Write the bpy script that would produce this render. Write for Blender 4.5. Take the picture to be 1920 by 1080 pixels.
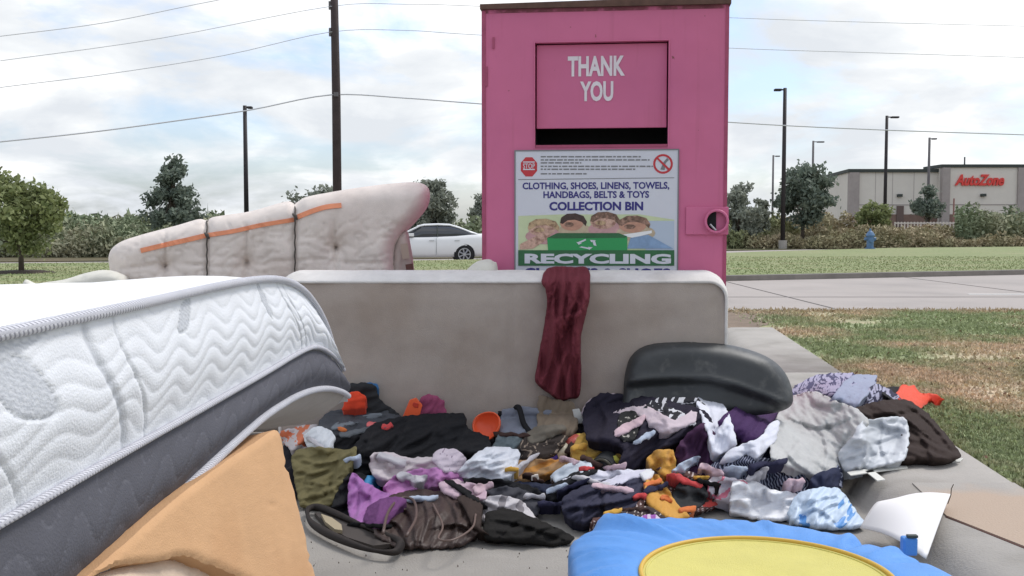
import bpy, bmesh, math, random
import numpy as np
from mathutils import Vector, Matrix
from mathutils.geometry import delaunay_2d_cdt

for o in list(bpy.data.objects): bpy.data.objects.remove(o)
random.seed(7); RNG = np.random.default_rng(7)
SC = bpy.context.scene
COL = SC.collection
R = math.radians

# ---------------------------------------------------------------- camera
FPX = 1900.0; H = 1.15; PITCH = math.atan(112/FPX)
cd = bpy.data.cameras.new('camera'); cam = bpy.data.objects.new('camera', cd); COL.objects.link(cam)
cam.location = (0, 0, H); cam.rotation_euler = (math.pi/2-PITCH, 0, 0)
cd.sensor_width = 36; cd.lens = 36*FPX/1920; cd.clip_start = .05; cd.clip_end = 3000
SC.camera = cam
SC.render.resolution_x = 1024; SC.render.resolution_y = 576

# ---------------------------------------------------------------- light
SUN_EL, SUN_AZ = 55.0, 52.0         # azimuth from +Y (view direction) towards +X
w = bpy.data.worlds.new('World'); SC.world = w; w.use_nodes = True
nt = w.node_tree; N = nt.nodes; L = nt.links; N.clear()
def wn(t, **k):
    n = N.new(t)
    for a, b in k.items(): setattr(n, a, b)
    return n
def wmath(op, a, b=None, clamp=False):
    n = N.new('ShaderNodeMath'); n.operation = op; n.use_clamp = clamp
    for i, v in enumerate((a, b)):
        if v is None: continue
        if isinstance(v, (int, float)): n.inputs[i].default_value = v
        else: L.new(v, n.inputs[i])
    return n.outputs[0]
sky = wn('ShaderNodeTexSky', sky_type='NISHITA', sun_disc=False)
sky.sun_elevation = R(SUN_EL); sky.sun_rotation = R(SUN_AZ); sky.air_density = 1.2; sky.dust_density = 2.0
tc = wn('ShaderNodeTexCoord'); sep = wn('ShaderNodeSeparateXYZ'); L.new(tc.outputs['Generated'], sep.inputs[0])
zz = wmath('MAXIMUM', sep.outputs[2], 0.0); den = wmath('ADD', zz, .30)
cx = wmath('DIVIDE', sep.outputs[0], den); cy = wmath('DIVIDE', sep.outputs[1], den)
cmb = wn('ShaderNodeCombineXYZ'); L.new(cx, cmb.inputs[0]); L.new(cy, cmb.inputs[1])
n1 = wn('ShaderNodeTexNoise'); L.new(cmb.outputs[0], n1.inputs['Vector'])
n1.inputs['Scale'].default_value = 1.7; n1.inputs['Detail'].default_value = 10; n1.inputs['Roughness'].default_value = .58; n1.inputs['Distortion'].default_value = .35
n2 = wn('ShaderNodeTexNoise')
mp = wn('ShaderNodeMapping'); mp.inputs['Location'].default_value = (4.3, 2.2, 1.7); L.new(cmb.outputs[0], mp.inputs['Vector'])
L.new(mp.outputs[0], n2.inputs['Vector']); n2.inputs['Scale'].default_value = 2.6; n2.inputs['Detail'].default_value = 8; n2.inputs['Roughness'].default_value = .55
n2.inputs['Distortion'].default_value = .25
cov = wn('ShaderNodeValToRGB'); L.new(n1.outputs['Fac'], cov.inputs[0])
cov.color_ramp.elements[0].position = .40; cov.color_ramp.elements[1].position = .53
cov.color_ramp.elements[0].color = (.30, .30, .30, 1)
shd = wn('ShaderNodeValToRGB'); L.new(n2.outputs['Fac'], shd.inputs[0])
e = shd.color_ramp.elements
e[0].position = .38; e[0].color = (7.0, 7.35, 7.8, 1); e[1].position = .60; e[1].color = (10.6, 10.65, 10.7, 1)
m_ = e.new(.50); m_.color = (8.3, 8.55, 8.8, 1)
mixs = wn('ShaderNodeMix', data_type='RGBA'); L.new(cov.outputs[0], mixs.inputs[0])
skm = wn('ShaderNodeMix', data_type='RGBA', blend_type='MULTIPLY'); skm.inputs[0].default_value = 1
L.new(sky.outputs[0], skm.inputs[6]); skm.inputs[7].default_value = (1.2, 1.42, 1.85, 1)
L.new(skm.outputs[2], mixs.inputs[6]); L.new(shd.outputs[0], mixs.inputs[7])
bg = wn('ShaderNodeBackground'); bg.inputs[1].default_value = .10; L.new(mixs.outputs[2], bg.inputs[0])
wo = wn('ShaderNodeOutputWorld'); L.new(bg.outputs[0], wo.inputs[0])

sd = bpy.data.lights.new('sun', 'SUN'); sun = bpy.data.objects.new('sun', sd); COL.objects.link(sun)
sd.energy = 1.9; sd.angle = R(16); sd.color = (1, .965, .91)
sv = Vector((math.sin(R(SUN_AZ))*math.cos(R(SUN_EL)), math.cos(R(SUN_AZ))*math.cos(R(SUN_EL)), math.sin(R(SUN_EL))))
sun.rotation_euler = sv.to_track_quat('Z', 'Y').to_euler(); sun.location = (8, 8, 20)
SC.view_settings.view_transform = 'Standard'; SC.view_settings.look = 'None'
SC.view_settings.exposure = 0.18; SC.view_settings.gamma = 1; SC.view_settings.use_curve_mapping = False

# ---------------------------------------------------------------- geometry helpers
cp, sp = math.cos(PITCH), math.sin(PITCH)
def ray(px, py):
    """direction with forward (world Y) component 1"""
    px = np.asarray(px, float); py = np.asarray(py, float)
    a = (px-960)/FPX; b = (540-py)/FPX
    y = cp + b*sp; z = -sp + b*cp
    return a/y, z/y
def P(px, py, D):
    x, z = ray(px, py); return (float(x)*D, D, H+float(z)*D)
def G(px, py, z=0.0):
    x, zr = ray(px, py); D = (z-H)/float(zr); return (float(x)*D, D, z)
def link(name, me, mt=None, parent=None):
    o = bpy.data.objects.new(name, me); COL.objects.link(o)
    if mt is not None and me is not None:
        for m in (mt if isinstance(mt, (list, tuple)) else [mt]): me.materials.append(m)
    if parent: o.parent = parent
    return o
def mesh(name, vs, fs, mt=None, parent=None, smooth=False):
    me = bpy.data.meshes.new(name); me.from_pydata([tuple(map(float, v)) for v in vs], [], fs); me.update()
    if smooth: me.shade_smooth()
    return link(name, me, mt, parent)
def tag(o, label=None, cat=None, group=None, kind=None):
    if label: o['label'] = label
    if cat: o['category'] = cat
    if group: o['group'] = group
    if kind: o['kind'] = kind
    return o
def empty(name, loc=(0, 0, 0), rz=0, label=None, cat=None, group=None):
    o = bpy.data.objects.new(name, None); COL.objects.link(o); o.location = loc; o.rotation_euler = (0, 0, rz)
    return tag(o, label, cat, group)
class MB:
    def __init__(s): s.v = []; s.f = []
    def add(s, vs, fs):
        k = len(s.v); s.v += [tuple(map(float, v)) for v in vs]; s.f += [tuple(i+k for i in f) for f in fs]; return s
    def box(s, x0, x1, y0, y1, z0, z1):
        return s.add([(x0,y0,z0),(x1,y0,z0),(x1,y1,z0),(x0,y1,z0),(x0,y0,z1),(x1,y0,z1),(x1,y1,z1),(x0,y1,z1)],
              [(0,3,2,1),(4,5,6,7),(0,1,5,4),(1,2,6,5),(2,3,7,6),(3,0,4,7)])
    def prism(s, pts, z0, z1):
        n = len(pts); vs = [(p[0],p[1],z0) for p in pts]+[(p[0],p[1],z1) for p in pts]
        return s.add(vs, [tuple(range(n))[::-1], tuple(range(n, 2*n))]+[(i,(i+1)%n,(i+1)%n+n,i+n) for i in range(n)])
    def tube(s, pts, r, n=8, closed=False):
        pts = [Vector(p) for p in pts]; m = len(pts); rs = r if hasattr(r, '__len__') else [r]*m
        vs = []; up = Vector((0, 0, 1)); prev = None
        for i, p in enumerate(pts):
            a = pts[(i-1) % m] if (closed or i > 0) else p; b = pts[(i+1) % m] if (closed or i < m-1) else p
            t = (b-a).normalized() if (b-a).length > 1e-9 else Vector((0, 0, 1))
            if prev is None:
                ref = up if abs(t.z) < .9 else Vector((1, 0, 0)); u = t.cross(ref).normalized()
            else:
                u = (prev-t*prev.dot(t)).normalized()
            prev = u; v = t.cross(u)
            for k in range(n):
                an = 2*math.pi*k/n; vs.append(p+(u*math.cos(an)+v*math.sin(an))*rs[i])
        fs = []
        for i in range(m if closed else m-1):
            for k in range(n):
                j = (i+1) % m
                fs.append((i*n+k, i*n+(k+1) % n, j*n+(k+1) % n, j*n+k))
        if not closed: fs += [tuple(range(n))[::-1], tuple(range((m-1)*n, m*n))]
        return s.add(vs, fs)
    def build(s, name, mt=None, parent=None, smooth=False, bevel=0):
        o = mesh(name, s.v, s.f, mt, parent, smooth)
        if bevel:
            b = o.modifiers.new('b', 'BEVEL'); b.width = bevel; b.segments = 2; b.limit_method = 'ANGLE'
        return o
def catmull(pts, per=6, closed=False):
    pts = [np.array(p, float) for p in pts]; n = len(pts); out = []
    rng = range(n if closed else n-1)
    for i in rng:
        p0 = pts[(i-1) % n] if (closed or i > 0) else 2*pts[0]-pts[1]
        p1 = pts[i]; p2 = pts[(i+1) % n]
        p3 = pts[(i+2) % n] if (closed or i+2 < n) else 2*pts[-1]-pts[-2]
        for k in range(per):
            t = k/per
            out.append(.5*((2*p1)+(-p0+p2)*t+(2*p0-5*p1+4*p2-p3)*t*t+(-p0+3*p1-3*p2+p3)*t**3))
    if not closed: out.append(pts[-1])
    return out
# vectorised gradient noise
_perm = np.random.default_rng(3).permutation(512); _perm = np.concatenate([_perm, _perm, _perm])
_ga = np.random.default_rng(4).uniform(0, 2*np.pi, 512)
def noise(x, y, seed=0):
    x = np.asarray(x, float)+seed*17.31; y = np.asarray(y, float)+seed*9.77
    xi = np.floor(x).astype(int); yi = np.floor(y).astype(int); xf = x-xi; yf = y-yi
    def g(ix, iy, dx, dy):
        a = _ga[_perm[(_perm[ix & 511]+iy) & 511] & 511]; return np.cos(a)*dx+np.sin(a)*dy
    u = xf*xf*xf*(xf*(xf*6-15)+10); v = yf*yf*yf*(yf*(yf*6-15)+10)
    a = g(xi, yi, xf, yf); b = g(xi+1, yi, xf-1, yf); c = g(xi, yi+1, xf, yf-1); d = g(xi+1, yi+1, xf-1, yf-1)
    return (a*(1-u)+b*u)*(1-v)+(c*(1-u)+d*u)*v          # about -.7 .. .7
def sstep(a, b, x):
    t = np.clip((np.asarray(x, float)-a)/(b-a), 0, 1); return t*t*(3-2*t)
def edge_dist(p, poly):
    """distance of points p (n,2) to closed polyline poly (m,2)"""
    a = poly; b = np.roll(poly, -1, 0); d = b-a; l2 = (d**2).sum(1)+1e-12
    out = np.full(len(p), 1e9)
    for i in range(len(a)):
        t = np.clip(((p-a[i])@d[i])/l2[i], 0, 1); q = a[i]+t[:, None]*d[i]
        out = np.minimum(out, np.hypot(*(p-q).T))
    return out
def inside(p, poly):
    x, y = p[:, 0], p[:, 1]; c = np.zeros(len(p), bool); j = len(poly)-1
    for i in range(len(poly)):
        xi, yi = poly[i]; xj, yj = poly[j]
        hit = ((yi > y) != (yj > y)) & (x < (xj-xi)*(y-yi)/((yj-yi)+1e-12)+xi); c ^= hit; j = i
    return c
def fill(poly, step):
    """CDT fill of closed outline (n,2): returns verts (m,2), tris, number of outline verts, distance to edge"""
    poly = np.asarray(poly, float)
    x0, y0 = poly.min(0); x1, y1 = poly.max(0)
    gx, gy = np.meshgrid(np.arange(x0+step*.5, x1, step), np.arange(y0+step*.43, y1, step*.866))
    gx = gx+((np.arange(gx.shape[0]) % 2)*step*.5)[:, None]
    q = np.stack([gx.ravel(), gy.ravel()], 1)
    q = q+RNG.uniform(-.16, .16, q.shape)*step
    if len(q):
        q = q[inside(q, poly)]
    if len(q): q = q[edge_dist(q, poly) > step*.5]
    n = len(poly)
    vs = [Vector(p) for p in np.concatenate([poly, q])] if len(q) else [Vector(p) for p in poly]
    r = delaunay_2d_cdt(vs, [], [list(range(n))], 1, 1e-7)
    v = np.array([tuple(p) for p in r[0]]); f = [tuple(t) for t in r[2]]
    return v, f, edge_dist(v, poly)
def boundary(fs):
    cnt = {}
    for f in fs:
        for i in range(len(f)):
            a, b = f[i], f[(i+1) % len(f)]
            cnt[(a, b)] = 1
    return [(a, b) for (a, b) in cnt if (b, a) not in cnt]

# ---------------------------------------------------------------- materials
def mat(name, color, rough=.8, var=.0, vscale=8, bump=0, bscale=60, col2=None, c2=(.45, .6), c2scale=4, metal=0, spec=.4,
        sheen=0, coord='Object', trans=0, detail=6, alpha=1, sub=0):
    m = bpy.data.materials.new(name); m.use_nodes = True; t = m.node_tree; n = t.nodes; l = t.links
    b = n['Principled BSDF']; b.inputs['Roughness'].default_value = rough; b.inputs['Metallic'].default_value = metal
    b.inputs['Specular IOR Level'].default_value = spec
    if sheen: b.inputs['Sheen Weight'].default_value = sheen
    tc = n.new('ShaderNodeTexCoord'); out = tc.outputs[coord]
    rgb = n.new('ShaderNodeRGB'); rgb.outputs[0].default_value = (*color, 1); c = rgb.outputs[0]
    if col2:
        a = n.new('ShaderNodeTexNoise'); a.inputs['Scale'].default_value = c2scale; a.inputs['Detail'].default_value = detail
        l.new(out, a.inputs['Vector']); r = n.new('ShaderNodeMapRange'); l.new(a.outputs['Fac'], r.inputs[0])
        r.inputs[1].default_value = c2[0]; r.inputs[2].default_value = c2[1]
        x = n.new('ShaderNodeMix'); x.data_type = 'RGBA'; l.new(r.outputs[0], x.inputs[0]); l.new(c, x.inputs[6])
        x.inputs[7].default_value = (*col2, 1); c = x.outputs[2]
    if var:
        a = n.new('ShaderNodeTexNoise'); a.inputs['Scale'].default_value = vscale; a.inputs['Detail'].default_value = 8
        a.inputs['Roughness'].default_value = .65
        l.new(out, a.inputs['Vector']); r = n.new('ShaderNodeMapRange'); l.new(a.outputs['Fac'], r.inputs[0])
        r.inputs[1].default_value = .25; r.inputs[2].default_value = .75; r.inputs[3].default_value = 1-var; r.inputs[4].default_value = 1+var
        x = n.new('ShaderNodeVectorMath'); x.operation = 'SCALE'; l.new(c, x.inputs[0]); l.new(r.outputs[0], x.inputs['Scale']); c = x.outputs[0]
    l.new(c, b.inputs['Base Color'])
    if bump:
        a = n.new('ShaderNodeTexNoise'); a.inputs['Scale'].default_value = bscale; a.inputs['Detail'].default_value = 5
        l.new(out, a.inputs['Vector']); x = n.new('ShaderNodeBump'); x.inputs['Strength'].default_value = bump
        x.inputs['Distance'].default_value = .01; l.new(a.outputs['Fac'], x.inputs['Height']); l.new(x.outputs[0], b.inputs['Normal'])
    if trans: b.inputs['Transmission Weight'].default_value = trans
    if alpha < 1: b.inputs['Alpha'].default_value = alpha
    if sub: b.inputs['Subsurface Weight'].default_value = sub; b.inputs['Subsurface Radius'].default_value = (.02, .02, .02)
    m['_c'] = 0
    return m
def get_c(m):
    b = m.node_tree.nodes['Principled BSDF']; return b, b.inputs['Base Color'].links[0].from_socket
def pattern(m, kind, col, scale=20, thr=.5, rot=0, coord='UV'):
    """woven or printed pattern over the base colour (uv = cloth metres)"""
    t = m.node_tree; n = t.nodes; l = t.links; b, c = get_c(m)
    tc = n.new('ShaderNodeTexCoord'); mp = n.new('ShaderNodeMapping'); l.new(tc.outputs[coord], mp.inputs[0])
    mp.inputs['Rotation'].default_value = (0, 0, rot)
    x = n.new('ShaderNodeMix'); x.data_type = 'RGBA'; l.new(c, x.inputs[6]); x.inputs[7].default_value = (*col, 1)
    if kind == 'stripe' or kind == 'check':
        s = n.new('ShaderNodeSeparateXYZ'); l.new(mp.outputs[0], s.inputs[0]); outs = []
        for k in range(1 if kind == 'stripe' else 2):
            a = n.new('ShaderNodeMath'); a.operation = 'MULTIPLY'; l.new(s.outputs[k], a.inputs[0]); a.inputs[1].default_value = scale
            f = n.new('ShaderNodeMath'); f.operation = 'FRACT'; l.new(a.outputs[0], f.inputs[0])
            g = n.new('ShaderNodeMath'); g.operation = 'LESS_THAN'; l.new(f.outputs[0], g.inputs[0]); g.inputs[1].default_value = thr; outs.append(g.outputs[0])
        o = outs[0]
        if kind == 'check':
            g = n.new('ShaderNodeMath'); g.operation = 'MULTIPLY'; l.new(outs[0], g.inputs[0]); l.new(outs[1], g.inputs[1]); o = g.outputs[0]
    else:
        v = n.new('ShaderNodeTexVoronoi') if kind == 'dots' else n.new('ShaderNodeTexNoise')
        v.inputs['Scale'].default_value = scale; l.new(mp.outputs[0], v.inputs['Vector'])
        g = n.new('ShaderNodeMath'); g.operation = 'LESS_THAN'; l.new(v.outputs[0], g.inputs[0]); g.inputs[1].default_value = thr; o = g.outputs[0]
    l.new(o, x.inputs[0]); l.new(x.outputs[2], b.inputs['Base Color'])
    return m
def fab(name, color, rough=.92, var=.10, **k):
    return mat(name, color, rough, var=var, vscale=14, bump=.25, bscale=260, sheen=(.12 if max(color) > .3 else 0), spec=.15, **k)
def leafmat(name, c1, c2):
    m = bpy.data.materials.new(name); m.use_nodes = True; t = m.node_tree; n = t.nodes; l = t.links
    b = n['Principled BSDF']; b.inputs['Roughness'].default_value = .6; b.inputs['Specular IOR Level'].default_value = .25
    a = n.new('ShaderNodeAttribute'); a.attribute_name = 'rnd'
    x = n.new('ShaderNodeMix'); x.data_type = 'RGBA'; l.new(a.outputs['Fac'], x.inputs[0]); x.inputs[6].default_value = (*c1, 1); x.inputs[7].default_value = (*c2, 1)
    l.new(x.outputs[2], b.inputs['Base Color'])
    tr = n.new('ShaderNodeBsdfTranslucent'); l.new(x.outputs[2], tr.inputs[0]); ms = n.new('ShaderNodeMixShader'); ms.inputs[0].default_value = .3
    l.new(b.outputs[0], ms.inputs[1]); l.new(tr.outputs[0], ms.inputs[2]); l.new(ms.outputs[0], n['Material Output'].inputs[0])
    return m

def lawn_mat(name, green, tan, lo=.44, hi=.62, scale=.55, seed=(0, 0, 0), stretch=(1, 1.0, 1)):
    """dry and green patches by place, the same on blades and soil"""
    m = bpy.data.materials.new(name); m.use_nodes = True; t = m.node_tree; n = t.nodes; l = t.links
    b = n['Principled BSDF']; b.inputs['Roughness'].default_value = .9; b.inputs['Specular IOR Level'].default_value = .15
    g = n.new('ShaderNodeNewGeometry'); mp = n.new('ShaderNodeMapping'); mp.inputs['Location'].default_value = seed; mp.inputs['Scale'].default_value = stretch
    l.new(g.outputs['Position'], mp.inputs[0])
    def nz(sc, d=6):
        a = n.new('ShaderNodeTexNoise'); a.inputs['Scale'].default_value = sc; a.inputs['Detail'].default_value = d; a.inputs['Roughness'].default_value = .65; l.new(mp.outputs[0], a.inputs['Vector']); return a.outputs['Fac']
    r = n.new('ShaderNodeMapRange'); l.new(nz(scale), r.inputs[0]); r.inputs[1].default_value = lo; r.inputs[2].default_value = hi
    x = n.new('ShaderNodeMix'); x.data_type = 'RGBA'; l.new(r.outputs[0], x.inputs[0]); x.inputs[6].default_value = (*green, 1); x.inputs[7].default_value = (*tan, 1)
    r2 = n.new('ShaderNodeMapRange'); l.new(nz(16, 4), r2.inputs[0]); r2.inputs[1].default_value = .3; r2.inputs[2].default_value = .7; r2.inputs[3].default_value = .6; r2.inputs[4].default_value = 1.4
    s = n.new('ShaderNodeVectorMath'); s.operation = 'SCALE'; l.new(x.outputs[2], s.inputs[0]); l.new(r2.outputs[0], s.inputs['Scale'])
    a = n.new('ShaderNodeAttribute'); a.attribute_name = 'rnd'
    r3 = n.new('ShaderNodeMapRange'); l.new(a.outputs['Fac'], r3.inputs[0]); r3.inputs[3].default_value = 1.0; r3.inputs[4].default_value = 1.5
    s2 = n.new('ShaderNodeVectorMath'); s2.operation = 'SCALE'; l.new(s.outputs[0], s2.inputs[0]); l.new(r3.outputs[0], s2.inputs['Scale'])
    l.new(s2.outputs[0], b.inputs['Base Color'])
    return m

M = {}
M['concrete'] = mat('concrete', (.30, .28, .255), .9, var=.16, vscale=2.2, bump=.35, bscale=120, col2=(.21, .195, .175), c2=(.5, .72), c2scale=1.3)
M['kerb'] = mat('kerb_concrete', (.37, .345, .315), .9, var=.12, vscale=3, bump=.35, bscale=120, col2=(.27, .25, .22), c2=(.52, .75), c2scale=2)
M['kerb_tan'] = mat('tan_concrete', (.41, .325, .25), .9, var=.10, vscale=3, bump=.3, bscale=120)
M['road'] = mat('road_concrete', (.375, .335, .31), .9, var=.07, vscale=.9, bump=.2, bscale=50, col2=(.31, .28, .26), c2=(.5, .7), c2scale=.35)
M['kerb_dark'] = mat('shaded_kerb', (.22, .20, .18), .9, var=.3, vscale=1.2, bump=.3, bscale=30)  # far kerb: shadow on its face put into a darker colour
M['paint'] = mat('road_paint', (.75, .75, .72), .7, var=.1)
M['dirt'] = mat('dirt', (.20, .15, .11), .95, var=.3, vscale=6, bump=.6, bscale=40)
M['lawn'] = lawn_mat('dry_lawn', (.27, .305, .165), (.49, .385, .27), .46, .62, .55, (3.1, 1.2, 0))
M['lawn_far'] = lawn_mat('far_lawn', (.22, .26, .12), (.31, .30, .17), .44, .66, .8, (0, 0, 0), (.35, 1.6, 1))
M['field'] = lawn_mat('weedy_field', (.085, .09, .045), (.16, .12, .08), .4, .6, .12)
M['brush'] = lawn_mat('brush_leaves', (.185, .20, .105), (.37, .29, .20), .42, .62, .10, (2, 5, 0))
M['brush_dark'] = lawn_mat('dark_brush_leaves', (.17, .205, .125), (.31, .29, .20), .45, .65, .12, (8, 5, 0))  # brush colour lightened, distance haze put into it
M['pink'] = mat('pink_paint', (.585, .145, .275), .5, var=.05, vscale=2.5, col2=(.53, .13, .26), c2=(.5, .75), c2scale=1.4, bump=.03, bscale=14, spec=.4)
M['pink_dark'] = mat('pink_paint_worn', (.36, .07, .14), .55, var=.2, vscale=12)
M['rust'] = mat('rusty_steel', (.11, .06, .045), .8, var=.35, vscale=20)
M['black_hole'] = mat('dark_cavity', (.01, .01, .012), .8)
M['white_print'] = mat('white_lettering', (.72, .66, .70), .55, var=.08, vscale=30)
M['board'] = mat('poster_board', (.62, .63, .69), .45, var=.05, vscale=4)
M['steel'] = mat('light_steel', (.5, .5, .5), .4, metal=.6)
M['red'] = mat('red_print', (.52, .04, .05), .5)
M['navy'] = mat('navy_print', (.035, .03, .19), .5)
M['greyprint'] = mat('grey_print', (.20, .20, .21), .6)
M['green'] = mat('green_print', (.03, .30, .09), .5)
M['dgreen'] = mat('dark_green_print', (.03, .13, .05), .5, var=.3, vscale=8)
M['skin1'] = mat('printed_skin', (.56, .36, .28), .5, var=.35, vscale=60, col2=(.30, .16, .12), c2=(.52, .66), c2scale=38)
M['hairb'] = mat('printed_dark_hair', (.06, .035, .03), .5, var=.5, vscale=60)
M['hairm'] = mat('printed_brown_hair', (.17, .10, .07), .5, var=.6, vscale=60, col2=(.32, .19, .14), c2=(.5, .6), c2scale=45)
M['blond'] = mat('printed_blond_hair', (.46, .32, .19), .5, var=.5, vscale=60, col2=(.25, .15, .09), c2=(.5, .62), c2scale=45)
M['jean'] = mat('printed_denim', (.22, .33, .50), .5, var=.25, vscale=20)
M['palegreen'] = mat('printed_meadow', (.55, .62, .38), .5, var=.1, vscale=10)
M['white'] = mat('white_plain', (.8, .8, .8), .6)
M['pole'] = mat('dark_pole', (.025, .02, .022), .6, var=.2)
M['pole_grey'] = mat('grey_pole', (.13, .12, .125), .6)
M['wood_pole'] = mat('weathered_pole', (.05, .035, .035), .8, var=.3, vscale=3)
M['wire'] = mat('grey_wire', (.50, .51, .54), .6)
M['bark'] = mat('bark', (.10, .08, .06), .95, var=.3, vscale=6, bump=.6, bscale=20)
M['leaf_a'] = leafmat('leaves_olive', (.16, .195, .08), (.32, .35, .16))
M['leaf_b'] = leafmat('leaves_dark', (.12, .155, .125), (.25, .29, .225))  # leaf colour greyed to stand in for haze over distant trees
M['leaf_c'] = leafmat('leaves_grey', (.20, .22, .18), (.36, .38, .31))
M['car'] = mat('white_car_paint', (.78, .78, .79), .25, spec=.5)
M['glass'] = mat('dark_glass', (.03, .035, .045), .08, spec=.8)
M['tyre'] = mat('tyre_rubber', (.015, .015, .016), .85)
M['rim'] = mat('alloy_rim', (.45, .45, .47), .35, metal=.7)
M['red_lamp'] = mat('tail_lamp', (.35, .02, .03), .2)
M['stucco'] = mat('grey_stucco', (.70, .66, .60), .9, var=.05, vscale=1)
M['pilaster'] = mat('taupe_block', (.37, .33, .315), .9, var=.12, vscale=2)
M['wains'] = mat('brown_brick', (.21, .14, .115), .9, var=.2, vscale=2)
M['cap'] = mat('dark_parapet', (.05, .06, .055), .7)
M['signred'] = mat('red_sign_letters', (.72, .06, .05), .4)
M['bluepaint'] = mat('blue_hydrant_paint', (.10, .19, .34), .5, var=.15)

# ---------------------------------------------------------------- ground, roads
U = (math.cos(math.atan(200/FPX)), -math.sin(math.atan(200/FPX)))      # across the slab
V = (math.sin(math.atan(200/FPX)), math.cos(math.atan(200/FPX)))       # along the slab
def slab_line(X0, D): return (X0+D*200/FPX, D)
o = mesh('ground', [(-600, -60, -.16), (600, -60, -.16), (600, 900, -.16), (-600, 900, -.16)], [(0, 1, 2, 3)], M['field']); tag(o, kind='structure')
# the lot slab the rubbish lies on, in two pours with a recessed joint
def sheetobj(name, pts, z0, z1, mt, label=None, bev=0):
    o = MB().prism(pts, z0, z1).build(name, mt, bevel=bev); tag(o, label=label, kind='structure'); return o
k1 = slab_line(1.04, -3); k2 = slab_line(1.04, 10.5)
sheetobj('pavement', [(-9, -3), k1, k2, (-9, 10.5)], -.15, 0, M['concrete'])
# raised strip with kerb, three pours
def kerbstrip(D0, D1, name, mt, X1=1.607):
    prof = [(1.0, 0), (1.02, .012), (1.04, .035), (1.065, .068), (1.095, .095), (1.13, .112), (1.17, .1195), (1.22, .121), (X1-.007, .121), (X1, .117), (X1, 0)]
    vs = []; 
    for D in (D0, D1):
        for a, z in prof: x, y = slab_line(a, D); vs.append((x, y, z))
    n = len(prof); fs = [(i, i+1, n+i+1, n+i) for i in range(n-1)]+[tuple(range(n))[::-1], tuple(range(n, 2*n))]
    o = mesh(name, vs, fs, mt, smooth=True); o.data.polygons[-1].use_smooth = False; o.data.polygons[-2].use_smooth = False; tag(o, kind='structure'); return o
kerbstrip(1.0, 7.2, 'sidewalk', M['kerb']); kerbstrip(7.208, 10.5, 'sidewalk', M['kerb'])
# near end: oblique joint between a tan pour and a grey one
A = [G(1560, 965, .12)[:2], G(1770, 968, .12)[:2], G(1930, 1031, .12)[:2]]
z = .121
pA = slab_line(1.06, 4.05); pB = slab_line(1.607, 4.05)
J0 = G(1772, 969, z)[:2]; J1 = G(1960, 1044, z)[:2]
pa = slab_line(1.06, J0[1]+.0); 
M['kerb_stained'] = mat('stained_concrete', (.37, .345, .315), .9, var=.12, vscale=3, bump=.35, bscale=120)
def tanmix(m):
    t = m.node_tree; n = t.nodes; l = t.links; b, c = get_c(m); g = n.new('ShaderNodeNewGeometry'); sx = n.new('ShaderNodeSeparateXYZ'); l.new(g.outputs['Position'], sx.inputs[0])
    a = n.new('ShaderNodeTexNoise'); a.inputs['Scale'].default_value = 5; a.inputs['Detail'].default_value = 6; l.new(g.outputs['Position'], a.inputs['Vector'])
    ad = n.new('ShaderNodeMath'); ad.operation = 'MULTIPLY_ADD'; l.new(a.outputs['Fac'], ad.inputs[0]); ad.inputs[1].default_value = .45; l.new(sx.outputs[1], ad.inputs[2])
    r = n.new('ShaderNodeMapRange'); l.new(ad.outputs[0], r.inputs[0]); r.inputs[1].default_value = 4.22; r.inputs[2].default_value = 4.02
    x = n.new('ShaderNodeMix'); x.data_type = 'RGBA'; l.new(r.outputs[0], x.inputs[0]); l.new(c, x.inputs[6]); x.inputs[7].default_value = (.42, .325, .25, 1); l.new(x.outputs[2], b.inputs['Base Color'])
tanmix(M['kerb_stained'])
sheetobj('sidewalk', [slab_line(1.602, 4.036), slab_line(1.19, 4.036), (J0[0]+.006, J0[1]+.002), (J1[0]+.008, J1[1]+.004), slab_line(1.602, J1[1]-.25)], .1215, .1255, M['kerb_stained'])
sheetobj('joint_strip', [(J0[0]+.006, J0[1]+.002), (J1[0]+.008, J1[1]+.004), (J1[0]-.003, J1[1]-.001), (J0[0]-.001, J0[1])][::-1], .1212, .1228, mat('joint_filler', (.09, .04, .03), .9))
# lawns
lawn_poly = [slab_line(1.612, -3), (14, -3), (60, 8.0), (60, 12.75), (3.4, 12.75), (2.2, 12.3), slab_line(.95, 11.0), slab_line(1.0, 10.56), slab_line(1.612, 10.56)]
sheetobj('lawn', lawn_poly, -.14, .105, M['lawn'])
sheetobj('dirt_patch', [slab_line(-6, 10.52), slab_line(1.4, 10.52), (3.6, 12.2), (3.0, 12.74), (-9, 12.74)], -.14, .110, M['dirt'])
MB().prism([(-60, 12.76), (60, 12.76), (60, 13.0), (-60, 13.0)], -.14, .12).build('kerb', M['kerb'], bevel=.02)['kind'] = 'structure'
def fark(x): return 20.3+.38*x if x > -30 else 9
# main road: far edge D = 20.3+.38 x
sheetobj('road', [(-60, 13.0), (60, 13.0), (60, 43.1), (20, 27.9), (-19, 13.08)], -.15, 0.0, M['road'])
o = MB().box(7.95, 12.0, 17.55, 17.67, .002, .006).box(15, 19, 17.6, 17.72, .002, .006).build('lane_marking', M['paint']); tag(o, kind='structure')
jm = mat('joint_sealant', (.12, .11, .10), .9)
for xj in (4.6, 9.2, 14.0): o = MB().box(xj, xj+.03, 13.02, fark(xj)-.05, .002, .005).build('road_joint', jm); tag(o, kind='structure')
o = MB().box(-12, 40, 16.9, 16.93, .0015, .0045).build('road_joint', jm); tag(o, kind='structure')
lk = [(-18.9, 13.10), (20, 27.90), (60, 43.1)]
o = MB().prism([lk[0], lk[1], lk[2], (60, 43.35), (20, 28.15), (-18.95, 13.35)], -.15, .115).build('kerb', M['kerb_dark']); tag(o, kind='structure')
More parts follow.
